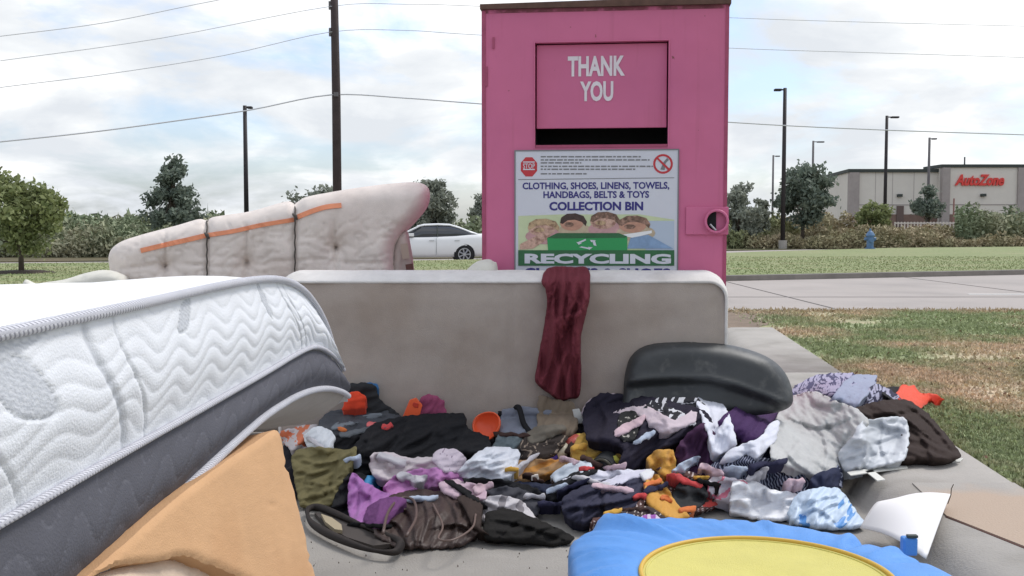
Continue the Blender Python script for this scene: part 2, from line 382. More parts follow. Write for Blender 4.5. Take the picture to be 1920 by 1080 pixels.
carroad_near = [(-60, 16), (-40, 23), (-17, 29.5), (-3, 32.6), (4, 37), (11, 45), (20, 53.5), (70, 74)]
sheetobj('lawn', [(-18.95, 13.36), (20, 28.16), (60, 43.36), (70, 74)]+carroad_near[::-1][1:]+[(-60, 13.36)], -.15, .12, M['lawn_far'])
far = [(-60, 24), (-40, 31), (-17, 37.5), (-3, 41), (4, 46), (11, 55), (20, 62), (70, 84)]
sheetobj('road', carroad_near+far[::-1], -.155, -.10, M['road'])
sheetobj('field', [(-250, 30)]+far[1:]+[(300, 84), (300, 260), (-250, 260)], -.15, -.06, M['field'])

def quads(name, c, size, elong=1.0, upright=0.0, mt=None, parent=None, seed=1, tri=False):
    """leaf-size faces at centres c; size scalar or array"""
    rg = np.random.default_rng(seed); n = len(c)
    a = rg.normal(size=(n, 3)); 
    if upright: a[:, 2] = a[:, 2]*(1-upright)+upright*2.2; a[:, :2] *= (1-upright*.7)
    a /= np.linalg.norm(a, axis=1)[:, None]
    b = rg.normal(size=(n, 3)); b -= a*(a*b).sum(1)[:, None]; b /= np.linalg.norm(b, axis=1)[:, None]
    s = (np.asarray(size)*rg.uniform(.6, 1.4, n))[:, None]
    a = a*s*elong*.5; b = b*s*.5
    if tri: v = np.stack([c-b*.8, c+b*.8, c+a*2], 1); k = 3
    else: v = np.stack([c-a, c+b*.8, c+a, c-b*.8], 1); k = 4
    me = bpy.data.meshes.new(name); me.vertices.add(n*k); me.vertices.foreach_set('co', v.reshape(-1).astype(np.float32))
    me.loops.add(n*k); me.loops.foreach_set('vertex_index', np.arange(n*k, dtype=np.int32))
    me.polygons.add(n); me.polygons.foreach_set('loop_start', np.arange(0, n*k, k, dtype=np.int32)); me.polygons.foreach_set('loop_total', np.full(n, k, np.int32))
    at = me.attributes.new('rnd', 'FLOAT', 'FACE'); at.data.foreach_set('value', rg.uniform(0, 1, n).astype(np.float32))
    me.update(); me.validate()
    return link(name, me, mt, parent)

# lawn blades right of the slab
rg = np.random.default_rng(11)
def in_lawn(x, y): return (x > 1.63+y*200/FPX) & (x < y*.56+.4)
pts = []
for y0, y1, n, hgt in ((3.7, 5.5, 45000, .026), (5.5, 8, 50000, .03), (8, 10.4, 32000, .036), (10.4, 12.7, 26000, .042)):
    x = rg.uniform(1.6, y1*.56+.4, n*2); y = rg.uniform(y0, y1, n*2)
    ok = in_lawn(x, y) if y0 < 10.4 else (x > 2.9+rg.normal(0, .15, n*2)) & (x < y*.56+.4)
    x = x[ok][:n]; y = y[ok][:n]
    d = noise(x*1.3, y*1.3, 5)
    k = rg.uniform(0, 1, len(x)) < .55+d
    pts.append((x[k], y[k], np.full(k.sum(), hgt)))
x = np.concatenate([p[0] for p in pts]); y = np.concatenate([p[1] for p in pts]); s = np.concatenate([p[2] for p in pts])
o = quads('grass', np.stack([x, y, np.full(len(x), .104)], 1), s*.8, 1.0, .5, M['lawn'], seed=5, tri=True); tag(o, 'short patchy green and straw grass on the lawn beside the pale sidewalk', 'grass', kind='stuff')
D_ = rg.uniform(14.5, 37, 70000); x = rg.uniform(-.62, .62, 70000)*D_; ok = (D_ > 20.7+.38*x) & (D_ < np.interp(x, [p[0] for p in carroad_near], [p[1] for p in carroad_near])-.3); x = x[ok]; D_ = D_[ok]
o = quads('grass', np.stack([x, D_, np.full(len(x), .118)], 1), .035, 1.0, .4, M['lawn_far'], seed=15, tri=True); tag(o, 'mown green grass on the verge beyond the road', 'grass', kind='stuff')
ex_ = rg.uniform(2.6, 9, 5000); ey_ = 12.72+rg.normal(0, .10, 5000)
o = quads('straw', np.stack([ex_, ey_, np.full(5000, .110)], 1), .030, 1.4, .1, mat('straw', (.46, .36, .23), .9, var=.3, vscale=20), seed=16, tri=True); tag(o, 'dry straw and clippings along the near kerb of the road', 'straw', kind='stuff')
# fallen leaves on the lawn
n = 130; x = rg.uniform(1.8, 6.5, n*2); y = rg.uniform(4, 12, n*2); ok = in_lawn(x, y); x = x[ok]; y = y[ok]
o = quads('fallen_leaves', np.stack([x, y, np.full(len(x), .122)], 1), .026, 1.3, 0, mat('dead_leaf', (.20, .12, .075), .8, var=.3, vscale=30), seed=6); tag(o, 'brown dead leaves scattered over the lawn', 'leaves', kind='stuff')

# ---------------------------------------------------------------- background vegetation
def tree(name, label, px, D, z0, crown, leaf, n, size, trunk_r=.08, seed=1, top=.35, group=None, shape='round', lean=0):
    """crown = (px0,py0,px1,py1) extent seen"""
    rg = np.random.default_rng(seed)
    x0, _, zt = P(crown[0], crown[1], D); x1, _, zb = P(crown[2], crown[3], D)
    bx = P(px, 430, D)[0]; cxm = (x0+x1)/2; rw = (x1-x0)/2; hh = zt-zb
    r = empty(name, (bx, D, z0), 0, label, 'tree', group)
    cl = []
    nc = 60
    while len(cl) < nc:
        u, v, w_ = rg.uniform(-1, 1), rg.uniform(-1, 1), rg.uniform(0, 1)
        if shape == 'cone': lim = min(1, (1-w_)**.7*1.25)*(.86+.14*math.cos(w_*17+seed))+.05
        elif shape == 'wisp': lim = math.sqrt(max(0, 1-(2*w_-.8)**2/1.44))*(.85+.15*math.sin(w_*14+seed))
        else: lim = math.sqrt(max(0, 1-(2*w_-.85)**2/1.35))
        if math.hypot(u, v) < lim*.92: cl.append((cxm+u*rw*.92, v*rw*.92, zb+hh*(.04+w_*.90)))
    # limbs: trunk, then one to each third clump
    mb = MB(); th = zb-z0+hh*top
    mb.tube([(0, 0, 0), (lean*.3, 0, th*.35), (lean, .02, th*.7), (lean*1.2, 0, th)], [trunk_r*1.25, trunk_r, trunk_r*.8, trunk_r*.45], 7)
    for c in cl[::2]:
        a = Vector((lean*.6, 0, th*rg.uniform(.45, .9))); b = Vector((c[0]-bx, c[1], c[2]-z0))
        mid = a.lerp(b, .5)+Vector((0, 0, -.04*hh)); mb.tube([a, mid, b], [trunk_r*.4, trunk_r*.22, trunk_r*.08], 5)
    mb.build('trunk', M['bark'], r, smooth=True)
    cs = []
    for i, c in enumerate(cl):
        k = int(n*.78/len(cl)*rg.uniform(.4, 1.7)); rr = rw*rg.uniform(.12, .24)
        d = rg.normal(size=(k, 3)); d /= np.linalg.norm(d, axis=1)[:, None]; d *= (rg.uniform(.2, 1, k)**.5)[:, None]
        cs.append(np.array([c[0]-bx, c[1], c[2]-z0])+d*rr*np.array([1.05, 1.05, .72])+rg.normal(0, rr*.34, (k, 3)))
    c = np.concatenate(cs); quads('crown', c, size, 1.5, .1, leaf, r, seed=seed)
    return r
tree('street_tree', 'round olive green street tree in a mulch ring at the far left', 38, 23.5, .12, (-55, 322, 128, 470), M['leaf_a'], 9000, .085, .055, 3)
o = MB().tube([(0, 0, .0), (0, 0, .05)], [.75, .45], 14).build('mulch_ring', mat('mulch', (.05, .035, .025), .95, var=.4, vscale=10)); o.location = (P(38, 430, 23.5)[0], 23.5, .122); tag(o, 'dark mulch ring on the grass under the round street tree', 'mulch')
tree('evergreen_tree', 'tall dark conical tree rising behind the rope-tied mattress', 325, 52, -.06, (262, 288, 390, 436), M['leaf_b'], 8000, .17, .12, 4, shape='cone', top=.8)
tree('background_tree', 'grey green loose tree behind the utility pole', 600, 62, -.06, (518, 348, 690, 430), M['leaf_c'], 5200, .20, .12, 5, group=None, shape='wisp')
tree('background_tree', 'tall loose shrub tree behind the white car', 800, 58, -.06, (748, 330, 862, 440), M['leaf_c'], 5200, .19, .1, 6, shape='wisp')
tree('background_tree', 'grey green tree half hidden by the left edge of the pink bin', 905, 66, -.06, (868, 362, 950, 440), M['leaf_c'], 3500, .19, .1, 7, shape='wisp')
tree('background_tree', 'grey loose tree beside the right edge of the pink bin', 1385, 62, -.06, (1345, 335, 1440, 455), M['leaf_c'], 5200, .19, .1, 8, shape='wisp')
tree('background_tree', 'small grey bushy tree between the pink bin and the tall lamp post', 1425, 66, -.06, (1400, 362, 1450, 455), M['leaf_c'], 2600, .17, .08, 18, shape='wisp')
tree('background_tree', 'large dark green tree behind the tallest lamp post', 1505, 63, -.06, (1445, 292, 1572, 425), M['leaf_b'], 8500, .19, .11, 9, shape='wisp', top=.6)
tree('background_tree', 'small rounded tree in front of the left part of the store', 1638, 66, -.06, (1602, 368, 1674, 432), M['leaf_a'], 3600, .16, .07, 10)
tree('background_tree', 'small dark cone shaped tree before the store wall, left of the red sign', 1741, 82, -.06, (1704, 345, 1772, 406), M['leaf_b'], 3400, .19, .07, 12, shape='cone', top=.5)

def brush(px0, px1, D0, D1, h0, h1, n, size, mt, seed, name, label):
    rg = np.random.default_rng(seed)
    D = rg.uniform(D0, D1, n); px = rg.uniform(px0, px1, n); x = (px-960)/FPX*D
    hh = h0+(h1-h0)*np.clip(.5+noise(x*.35, D*.25, seed)*1.6+noise(x*1.3, D*.9, seed+1)*.9, 0, 1.2)
    z = -.08+hh*rg.uniform(0, 1, n)**.85
    o = quads(name, np.stack([x, D, z], 1), size*rg.choice([.7, 1, 1.6], n), 1.9, .2, mt, seed=seed); tag(o, label, 'brush', kind='stuff'); return o
brush(1340, 2020, 60, 66, .5, 1.3, 49400, 0.099, M['brush'], 21, 'brush', 'olive and brown weeds along the far side of the street on the right')
brush(1340, 1640, 67, 74, .9, 2.2, 26600, 0.124, M['brush'], 22, 'brush', 'brownish tall weeds behind the tallest lamp post')
brush(1790, 2020, 62, 72, 1.2, 2.6, 22800, 0.118, M['brush_dark'], 23, 'shrubbery', 'dark green bushes in front of the right end of the store')
brush(-60, 420, 42, 50, .3, 1.5, 41800, 0.093, M['brush_dark'], 24, 'brush', 'dark olive undergrowth at left behind the round tree')
brush(100, 950, 56, 68, .4, 1.7, 49400, 0.124, M['brush_dark'], 25, 'brush', 'dark undergrowth band behind the car and tied mattress')
brush(-60, 420, 110, 130, 1.2, 2.8, 9000, .5, M['brush_dark'], 26, 'treeline', 'far dark tree line on the left horizon')
# far houses at the left
for i, (px, wpx, yt, D, lab) in enumerate(((146, 36, 424, 140, 'pale distant house seen over the brush at the left'), (236, 26, 421, 165, 'small dim distant house right of the pale distant one'))):
    x, _, zt = P(px, yt, D); hw = wpx/2/FPX*D
    r = empty('house', (x, D, -.1), 0, lab, 'house')
    MB().box(-hw, hw, 0, 6, 0, zt*.62).build('wall', M['stucco'], r)
    MB().add([(-hw-.3, -.3, zt*.62), (hw+.3, -.3, zt*.62), (hw+.3, 6.3, zt*.62), (-hw-.3, 6.3, zt*.62), (-hw*.6, 3, zt+.1), (hw*.6, 3, zt+.1)],
        [(0, 1, 5, 4), (1, 2, 5), (2, 3, 4, 5), (3, 0, 4), (0, 3, 2, 1)]).build('roof', mat('shingles', (.10, .10, .11), .9, var=.2), r)
    for sx in (-.5, .4): MB().box(hw*sx-.4, hw*sx+.4, -.03, .02, 1.2, 2.2).build('window', M['glass'], r)

# ---------------------------------------------------------------- poles, wires
def lamp_post(px, ytop, D, arm, r, mt, label, z0=-.06):
    x, _, zt = P(px, ytop, D)
    o = empty('lamp_post', (x, D, z0), 0, label, 'lamp post', 'shoebox lamp posts of the street and parking lots')
    MB().tube([(0, 0, 0), (0, 0, zt-z0)], [r*1.15, r*.85], 8).build('pole', mt, o, smooth=True)
    MB().tube([(0, 0, 0), (0, 0, .5)], [r*2, r*2], 10).build('footing', M['kerb'], o)
    b = abs(arm)*D/FPX; s = 1 if arm > 0 else -1
    MB().box(min(0, s*b*.4), max(0, s*b*.4), -.03, .03, zt-z0-.14, zt-z0-.06).build('arm', mt, o)
    MB().box(min(s*b*.35, s*b), max(s*b*.35, s*b), -.17, .17, zt-z0-.18, zt-z0-.05).build('lamp_head', mt, o, bevel=.03)
lamp_post(1472, 165, 60, -20, .125, M['pole'], 'tallest black lamp post, in front of the dark green tree right of the bin')
lamp_post(1663, 217, 76, 22, .13, M['pole'], 'black lamp post before the left part of the store')
lamp_post(1525, 264, 100, 20, .12, M['pole_grey'], 'thin lamp post rising out of the dark green tree')
lamp_post(1450, 291, 115, 12, .12, M['pole_grey'], 'smallest lamp post, just left of the tallest black one')
lamp_post(1743, 258, 92, 13, .13, M['pole_grey'], 'lamp post behind the small cone shaped tree')
lamp_post(459, 198, 58, 14, .13, M['pole'], 'lone lamp post left of the utility pole')
up = empty('utility_pole', (P(633, 430, 39)[0], 39, .0), 0, 'tall dark utility pole behind the tied mattress', 'utility pole')
MB().tube([(0, 0, -.2), (0, 0, 6), (-.07, 0, 13)], [.175, .165, .13], 12).build('pole', M['wood_pole'], up, smooth=True)
for yy in (12, 62, -34):
    zt = P(632, yy, 39)[2]
    MB().box(-.24, -.02, -.10, .04, zt-.05, zt+.05).tube([(-.2, -.05, zt-.13), (-.2, -.05, zt+.18)], .05, 8).build('insulator_bracket', M['pole_grey'], up)
zt = P(632, 178, 39)[2]
MB().box(-.06, .1, -.22, .0, zt-.08, zt+.08).build('cable_clamp', M['pole_grey'], up)
for pts, lab, r_ in (
    ([(-60, 272), (160, 249), (320, 228), (470, 206), (620, 178), (760, 184), (905, 195), (1365, 229), (1640, 243), (1960, 254)], 'lowest and thickest overhead wire crossing the sky behind the bin', .024),
    ([(-60, 174), (0, 164), (200, 139), (420, 104), (620, 60), (760, 57), (905, 66), (1365, 90), (1640, 99), (1960, 109)], 'second overhead wire from the bottom', .012),
    ([(-60, 122), (0, 114), (300, 72), (620, 12), (760, 8), (905, 12), (1365, 33), (1640, 42), (1960, 50)], 'third overhead wire from the bottom', .011),
    ([(-60, 76), (0, 68), (200, 42), (410, 0), (620, -34)], 'highest overhead wire at the upper left', .012)):
    q = [P(a, b, 39+(.0035*(a-632) if a > 632 else .012*(a-632))) for a, b in pts]
    o = MB().tube(catmull(q, 5), r_, 5).build('overhead_wire', M['wire'], smooth=True); tag(o, lab, 'wire', 'wires strung on the utility pole')

# ---------------------------------------------------------------- text helper
def textmesh(s, font_w=0.0, shear=0, ext=0.0):
    c = bpy.data.curves.new('t', 'FONT'); c.body = s; c.offset = font_w; c.shear = shear; c.extrude = ext; c.resolution_u = 3
    o = bpy.data.objects.new('t', c); COL.objects.link(o)
    bpy.context.view_layer.update()
    me = bpy.data.meshes.new_from_object(o.evaluated_get(bpy.context.evaluated_depsgraph_get()))
    bpy.data.objects.remove(o)
    v = np.zeros(len(me.vertices)*3); me.vertices.foreach_get('co', v); v = v.reshape(-1, 3)
    fs = [tuple(p.vertices) for p in me.polygons]
    mn, mx = v.min(0), v.max(0); v[:, 0] = (v[:, 0]-mn[0])/(mx[0]-mn[0]); v[:, 1] = (v[:, 1]-mn[1])/(mx[1]-mn[1])
    return v, fs

# ---------------------------------------------------------------- store
r = empty('auto_parts_store', (0, 0, -.06), 0, 'low grey stucco store with red lettered sign in the distance at the right', 'store')
DB = 95.0
def bz(y, D=DB): return P(960, y, D)[2]+.06
x0 = P(1591, 400, DB)[0]; x1 = P(2150, 400, DB)[0]; zt = bz(323)
bk = (P(1528, 400, 112)[0], 112)
MB().prism([(x0, DB), (x1, DB), (x1+2, 125), (P(1490, 400, 125)[0], 125), bk], 0, zt).build('wall', M['stucco'], r)
MB().prism([(x0-.15, DB-.2), (x1, DB-.2), (x1+2, 125.2), (P(1488, 400, 125)[0], 125.2), (bk[0]-.2, 112)], zt+.003, zt+.30).build('parapet_cap', M['cap'], r)
ex0 = P(1757, 400, DB)[0]; ex1 = P(1912, 400, DB)[0]; ez = bz(315)
MB().box(ex0, ex1, DB-.9, DB+3, 0, ez).build('entrance_block', M['stucco'], r)
MB().box(ex0-.15, ex1+.15, DB-1.05, DB+3.1, ez+.003, ez+.28).build('parapet_cap', M['cap'], r)
for a, b, yy in ((1591, 1609, -.25), (1757, 1771, -1.1), (1897, 1912, -1.1)):
    MB().box(P(a, 400, DB)[0]-.02, P(b, 400, DB)[0], DB+yy, DB+yy+.6, 0, (zt if yy > -1 else ez)-.02).build('pilaster', M['pilaster'], r)
zb_ = bz(384)
MB().box(x0+.9, ex0-.02, DB-.04, DB+.05, zb_-.04, zb_+.04).box(ex0+.75, ex1-.75, DB-.94, DB-.85, zb_-.04, zb_+.04).build('wall_band', M['pilaster'], r)
MB().box(x0+.9, ex0-.05, DB-.12, DB+.05, 0, bz(402)).box(ex0+.75, ex1-.75, DB-1.02, DB-.85, 0, bz(402)).box(ex1+.03, x1, DB-.12, DB+.05, 0, bz(402)).build('wainscot', M['wains'], r)
dx = P(1680, 400, DB)[0]
mbj = MB()
for px_ in (1640, 1672, 1712): q_ = P(px_, 400, DB)[0]; mbj.box(q_, q_+.04, DB-.012, DB-.001, 0, zt)
mbj.build('wall_joint', M['pilaster'], r)
d_ = MB().box(dx, dx+.65, DB-.2, DB-.12, 0, bz(384)-.1).build('door', mat('brown_door', (.14, .10, .09), .7), r)
for a, yy in ((1686, -.3), (1834, -1.2)):
    q = P(a, 366, DB); MB().box(q[0]-.22, q[0]+.22, DB+yy, DB+yy+.3, bz(369), bz(364)).build('wall_lamp', M['cap'], r)
q = P(1815, 400, DB)[0]; MB().tube([(q, DB+1, ez), (q, DB+1, bz(293))], .07, 6).build('roof_vent_pipe', M['pole_grey'], r)
tv, tf = textmesh('AutoZone', .035, .3, .08)
X0 = P(1789, 400, DB-1)[0]; X1 = P(1881, 400, DB-1)[0]; Z0 = bz(349); Z1 = bz(328)
o = mesh('sign_lettering', [(X0+v[0]*(X1-X0), DB-1.0-v[2]*1.0, Z0+v[1]*(Z1-Z0)) for v in tv], tf, M['signred'], r)
# parked car hint at far right and pale fence in front of the store
def low_fence():
    D = 80; f = empty('pale_fence', (0, 0, -.06), 0, 'pale low fence of thin posts in front of the store', 'fence')
    pm = mat('pale_fence_paint', (.68, .62, .56), .8)
    xa, xb = P(1678, 420, D)[0], P(1806, 420, D)[0]; za, zb = P(0, 437, D)[2]+.06, P(0, 416, D)[2]+.06
    n = 22; base = MB().box(-.04, .04, -.04, .04, 0, zb)
    first = None
    for i in range(n):
        if first is None: o = base.build('post', pm, f); first = o
        else: o = first.copy(); COL.objects.link(o); o.parent = f
        o.location = (xa+(xb-xa)*i/(n-1), D, 0)
    for zz_ in (zb-.1, za+.1): MB().box(xa, xb, D-.07, D-.045, zz_-.05, zz_+.05).build('rail', pm, f)
low_fence()
xr = P(1788, 400, 88)[0]; o = MB().tube([(xr, 88, -.06), (xr, 88, P(0, 372, 88)[2])], .07, 6).build('sign_post', mat('faded_red_post', (.30, .16, .14), .8)); tag(o, 'thin reddish post standing before the entrance of the store', 'post')

# hydrant
hy = empty('fire_hydrant', (P(1632, 430, 51)[0], 51, .12), 0, 'blue fire hydrant on the grass before the store', 'fire hydrant')
MB().tube([(0, 0, 0), (0, 0, .05), (0, 0, .051), (0, 0, .62), (0, 0, .63), (0, 0, .70), (0, 0, .84), (0, 0, .93)], [.25, .25, .17, .17, .22, .22, .13, .03], 14).build('barrel', M['bluepaint'], hy, smooth=False)
MB().tube([(0, 0, .9), (0, 0, 1.02)], .05, 6).build('operating_nut', M['bluepaint'], hy)
for s in (-1, 1): MB().tube([(0, 0, .5), (s*.28, 0, .5)], .085, 10).build('hose_outlet', M['bluepaint'], hy)
MB().tube([(0, 0, .42), (0, -.30, .42)], .11, 10).build('pumper_outlet', M['bluepaint'], hy)

# ---------------------------------------------------------------- sedan
def sedan(loc, rz, label, mt):
    c = empty('parked_car', loc, rz, label, 'car')
    # side profile, x 0 = nose .. 4.75 = tail
    def loft(st, name, m, parent):
        vs = []; n = None
        for sec in st: n = len(sec); vs += sec
        fs = []
        for i in range(len(st)-1):
            for k in range(n): fs.append((i*n+k, (i+1)*n+k, (i+1)*n+(k+1) % n, i*n+(k+1) % n))
        fs += [tuple(range(n)), tuple(range((len(st)-1)*n, len(st)*n))[::-1]]
        return mesh(name, vs, fs, m, parent, smooth=True)
    def sec(x, hw, z0, z1, shoulder):
        h = z1-z0
        q = [(hw*.86, z0), (hw*.98, z0+h*.18), (hw, z0+h*.55), (hw*.97, z0+h*.80), (hw*shoulder, z1-.012), (hw*.45, z1+.01), (0, z1+.018)]
        q = q+[(-a, b) for a, b in q[-2::-1]]
        return [(x, a, b) for a, b in q]
    body = loft([sec(.0, .62, .38, .60, .9), sec(.08, .74, .28, .68, .9), sec(.35, .84, .24, .76, .9), sec(.9, .90, .22, .85, .9), sec(1.45, .91, .22, .93, .92),
                 sec(2.4, .92, .22, .94, .94), sec(3.4, .92, .22, .98, .92), sec(3.95, .90, .23, 1.03, .9), sec(4.45, .86, .28, 1.04, .88), sec(4.68, .78, .34, 1.0, .88), sec(4.75, .70, .42, .85, .9)], 'body', mt, c)
    def gsec(x, hb, hr, z0, z1): return [(x, hb, z0), (x, (hb+hr)/2, (z0+z1)/2), (x, hr, z1-.02), (x, hr*.6, z1), (x, -hr*.6, z1), (x, -hr, z1-.02), (x, -(hb+hr)/2, (z0+z1)/2), (x, -hb, z0)]
    loft([gsec(1.35, .80, .78, .90, .93), gsec(1.75, .82, .70, .90, 1.14), gsec(2.2, .84, .64, .90, 1.37), gsec(3.2, .84, .64, .92, 1.37), gsec(3.75, .82, .68, .96, 1.20), gsec(4.15, .78, .74, 1.0, 1.045)], 'window_glass', M['glass'], c)
    loft([[(x, a, z) for a, z in ((hr+.012, z1-.05), (hr-.01, z1-.005), (hr*.6, z1+.02), (-hr*.6, z1+.02), (-hr+.01, z1-.005), (-hr-.012, z1-.05))] for x, hr, z1 in
          ((2.05, .66, 1.335), (2.3, .645, 1.39), (2.8, .64, 1.405), (3.2, .645, 1.39), (3.55, .67, 1.29), (3.9, .715, 1.15), (4.2, .75, 1.05))], 'roof', mt, c)
    for s in (-1, 1):
        MB().tube([(2.15, s*.66, 1.34), (1.75, s*.74, 1.15), (1.35, s*.82, .92)], .03, 5).build('pillar', mt, c)
        MB().tube([(2.75, s*.655, 1.36), (2.75, s*.86, .95)], .02, 4).build('pillar', M['cap'], c)
        MB().box(1.72, 1.92, s*.86-.08, s*.86+.08, .96, 1.07).build('door_mirror', mt, c, bevel=.02)
        for hx in (2.45, 3.35): MB().box(hx, hx+.18, s*.925-.012, s*.925+.012, .80, .825).build('door_handle', M['rim'], c)
        MB().box(2.70, 2.708, s*.918-.008, s*.918+.004, .30, .9).build('door_seam', M['cap'], c)
        MB().box(4.42, 4.72, s*.76-.06, s*.76+.08, .76, .92).build('tail_light', M['red_lamp'], c, bevel=.02)
        MB().box(.05, .4, s*.68-.08, s*.68+.1, .60, .70).build('headlight', M['rim'], c, bevel=.02)
        for wx in (.95, 3.70):
            wd = empty('wheel', (wx, s*.82, .325)); wd.parent = c
            MB().tube([(0, -.11, 0), (0, -.09, 0), (0, .09, 0), (0, .11, 0)], [.28, .325, .325, .28], 20).build('tyre', M['tyre'], wd, smooth=False)
            mb = MB().tube([(0, s*.112, 0), (0, s*.122, 0)], [.06, .05], 10)
            for k in range(7):
                a = k*2*math.pi/7; mb.tube([(0.05*math.cos(a), s*.117, .05*math.sin(a)), (.21*math.cos(a), s*.117, .21*math.sin(a))], [.022, .03], 4)
            mb.tube([(.21*math.cos(t), s*.112, .21*math.sin(t)) for t in np.linspace(0, 2*math.pi, 20, endpoint=False)], .02, 5, True)
            mb.build('rim', M['rim'], wd)
            MB().tube([(wx, s*.80, .325), (wx, s*.905, .325)], [.37, .37], 22).build('wheel_arch', M['black_hole'], c)
    MB().box(4.70, 4.78, -.26, .26, .62, .76).build('number_plate', M['white'], c)
    return c
# tail to the right: nose points to -X
sedan((P(868, 490, 36.5)[0]-3.70, 36.5, -.10), math.atan2(1.0, 9), 'white sedan seen from the side between the tied mattress and the bin', M['car'])

# ---------------------------------------------------------------- pink collection bin
BL = np.array(P(906, 430, 5.13)); BR = np.array(P(1360.5, 430, 5.005))
BW = math.hypot(BR[0]-BL[0], BR[1]-BL[1]); brz = math.atan2(BR[1]-BL[1], BR[0]-BL[0])
bu = np.array([math.cos(brz), math.sin(brz)]); bn = np.array([math.sin(brz), -math.cos(brz)])   # bn points to camera
def B(px, py):
    rx, rz = ray(px, py); d = np.array([float(rx), 1.0])
    t = ((BL[:2])@bn)/(d@bn); p = d*t; return float((p-BL[:2])@bu), float(H+rz*t)
BH = B(1130, 12)[1]
def wear(m):
    t = m.node_tree; n = t.nodes; l = t.links; b, c = get_c(m); tc = n.new('ShaderNodeTexCoord')
    # vertical run marks, dull scuffs and gentle dents
    mp = n.new('ShaderNodeMapping'); mp.inputs['Scale'].default_value = (22, 22, 1.1); l.new(tc.outputs['Object'], mp.inputs[0])
    a = n.new('ShaderNodeTexNoise'); a.inputs['Scale'].default_value = 1; a.inputs['Detail'].default_value = 6; l.new(mp.outputs[0], a.inputs['Vector'])
    r = n.new('ShaderNodeMapRange'); l.new(a.outputs['Fac'], r.inputs[0]); r.inputs[1].default_value = .58; r.inputs[2].default_value = .80; r.inputs[4].default_value = .45
    x = n.new('ShaderNodeMix'); x.data_type = 'RGBA'; l.new(r.outputs[0], x.inputs[0]); l.new(c, x.inputs[6]); x.inputs[7].default_value = (.40, .10, .16, 1)
    a2 = n.new('ShaderNodeTexNoise'); a2.inputs['Scale'].default_value = 26; a2.inputs['Detail'].default_value = 9; l.new(tc.outputs['Object'], a2.inputs['Vector'])
    r2 = n.new('ShaderNodeMapRange'); l.new(a2.outputs['Fac'], r2.inputs[0]); r2.inputs[1].default_value = .70; r2.inputs[2].default_value = .74
    x2 = n.new('ShaderNodeMix'); x2.data_type = 'RGBA'; l.new(r2.outputs[0], x2.inputs[0]); l.new(x.outputs[2], x2.inputs[6]); x2.inputs[7].default_value = (.20, .06, .06, 1)
    l.new(x2.outputs[2], b.inputs['Base Color'])
    a3 = n.new('ShaderNodeTexNoise'); a3.inputs['Scale'].default_value = 3.2; a3.inputs['Detail'].default_value = 2; l.new(tc.outputs['Object'], a3.inputs['Vector'])
    bp = n.new('ShaderNodeBump'); bp.inputs['Strength'].default_value = .35; bp.inputs['Distance'].default_value = .06; l.new(a3.outputs['Fac'], bp.inputs['Height']); l.new(bp.outputs[0], b.inputs['Normal'])
wear(M['pink'])
bin_ = empty('donation_bin', (BL[0], BL[1], 0), brz, 'pink metal clothing collection bin with THANK YOU door', 'donation bin')
ra, rb = B(1003, 78)[0], B(1254, 78)[0]; rt = B(1128, 78)[1]; rbm = B(1128, 275)[1]
FD = .05   # recess
mb = MB(); mb.box(0, ra, 0, FD, .06, BH).box(rb, BW, 0, FD, .06, BH).box(ra, rb, 0, FD, rt, BH).box(ra, rb, 0, FD, .06, rbm)
mb.build('front_panel', M['pink'], bin_)
MB().box(0, .004, FD, 1.15, .06, BH).box(BW-.004, BW, FD, 1.15, .06, BH).box(0.004, BW-.004, 1.14, 1.15, .06, BH).build('side_panel', M['pink'], bin_)
MB().box(.004, BW-.004, FD, 1.14, .06, .1).build('floor_panel', M['rust'], bin_)
MB().add([(-.012, -.022, BH-.004), (BW+.012, -.022, BH-.004), (BW+.012, 1.17, BH-.004), (-.012, 1.17, BH-.004), (-.012, -.022, BH+.02), (BW+.012, -.022, BH+.035), (BW+.012, 1.17, BH+.035), (-.012, 1.17, BH+.02)],
    [(0, 3, 2, 1), (4, 5, 6, 7), (0, 1, 5, 4), (1, 2, 6, 5), (2, 3, 7, 6), (3, 0, 4, 7)]).build('lid', M['rust'], bin_)
for a in (.08, BW-.18): MB().box(a, a+.1, .02, 1.13, 0, .059).build('skid', M['rust'], bin_)
# corner strips
MB().box(-.006, .014, -.004, .03, .06, BH-.01).build('corner_strip', M['pink_dark'], bin_); MB().box(BW-.012, BW+.005, -.004, .03, .06, BH-.01).build('corner_strip', M['pink_dark'], bin_)
# recessed deposit door with slot beneath
dz = B(1128, 239)[1]
MB().box(ra+.006, rb-.006, FD*.62, FD*.62+.012, dz, rt-.006).build('deposit_door', M['pink'], bin_, bevel=.003)
MB().box(ra, rb, .30, .31, rbm-.02, rt).box(ra, rb, FD, .3, rbm-.03, rbm-.02).box(ra-.01, ra, FD, .3, rbm-.02, rt).box(rb, rb+.01, FD, .3, rbm-.02, rt).build('chute', M['black_hole'], bin_)
MB().box(ra+.002, rb-.002, -.004, FD*.8, rbm-.004, rbm+.010).build('slot_lip', M['pink_dark'], bin_)
MB().box(.0, BW, -.0025, -.0003, BH-.022, BH-.006).build('rust_strip', mat('rust_stained_pink', (.20, .06, .08), .8, var=.4, vscale=14, col2=(.50, .13, .24), c2=(.5, .6), c2scale=9), bin_)
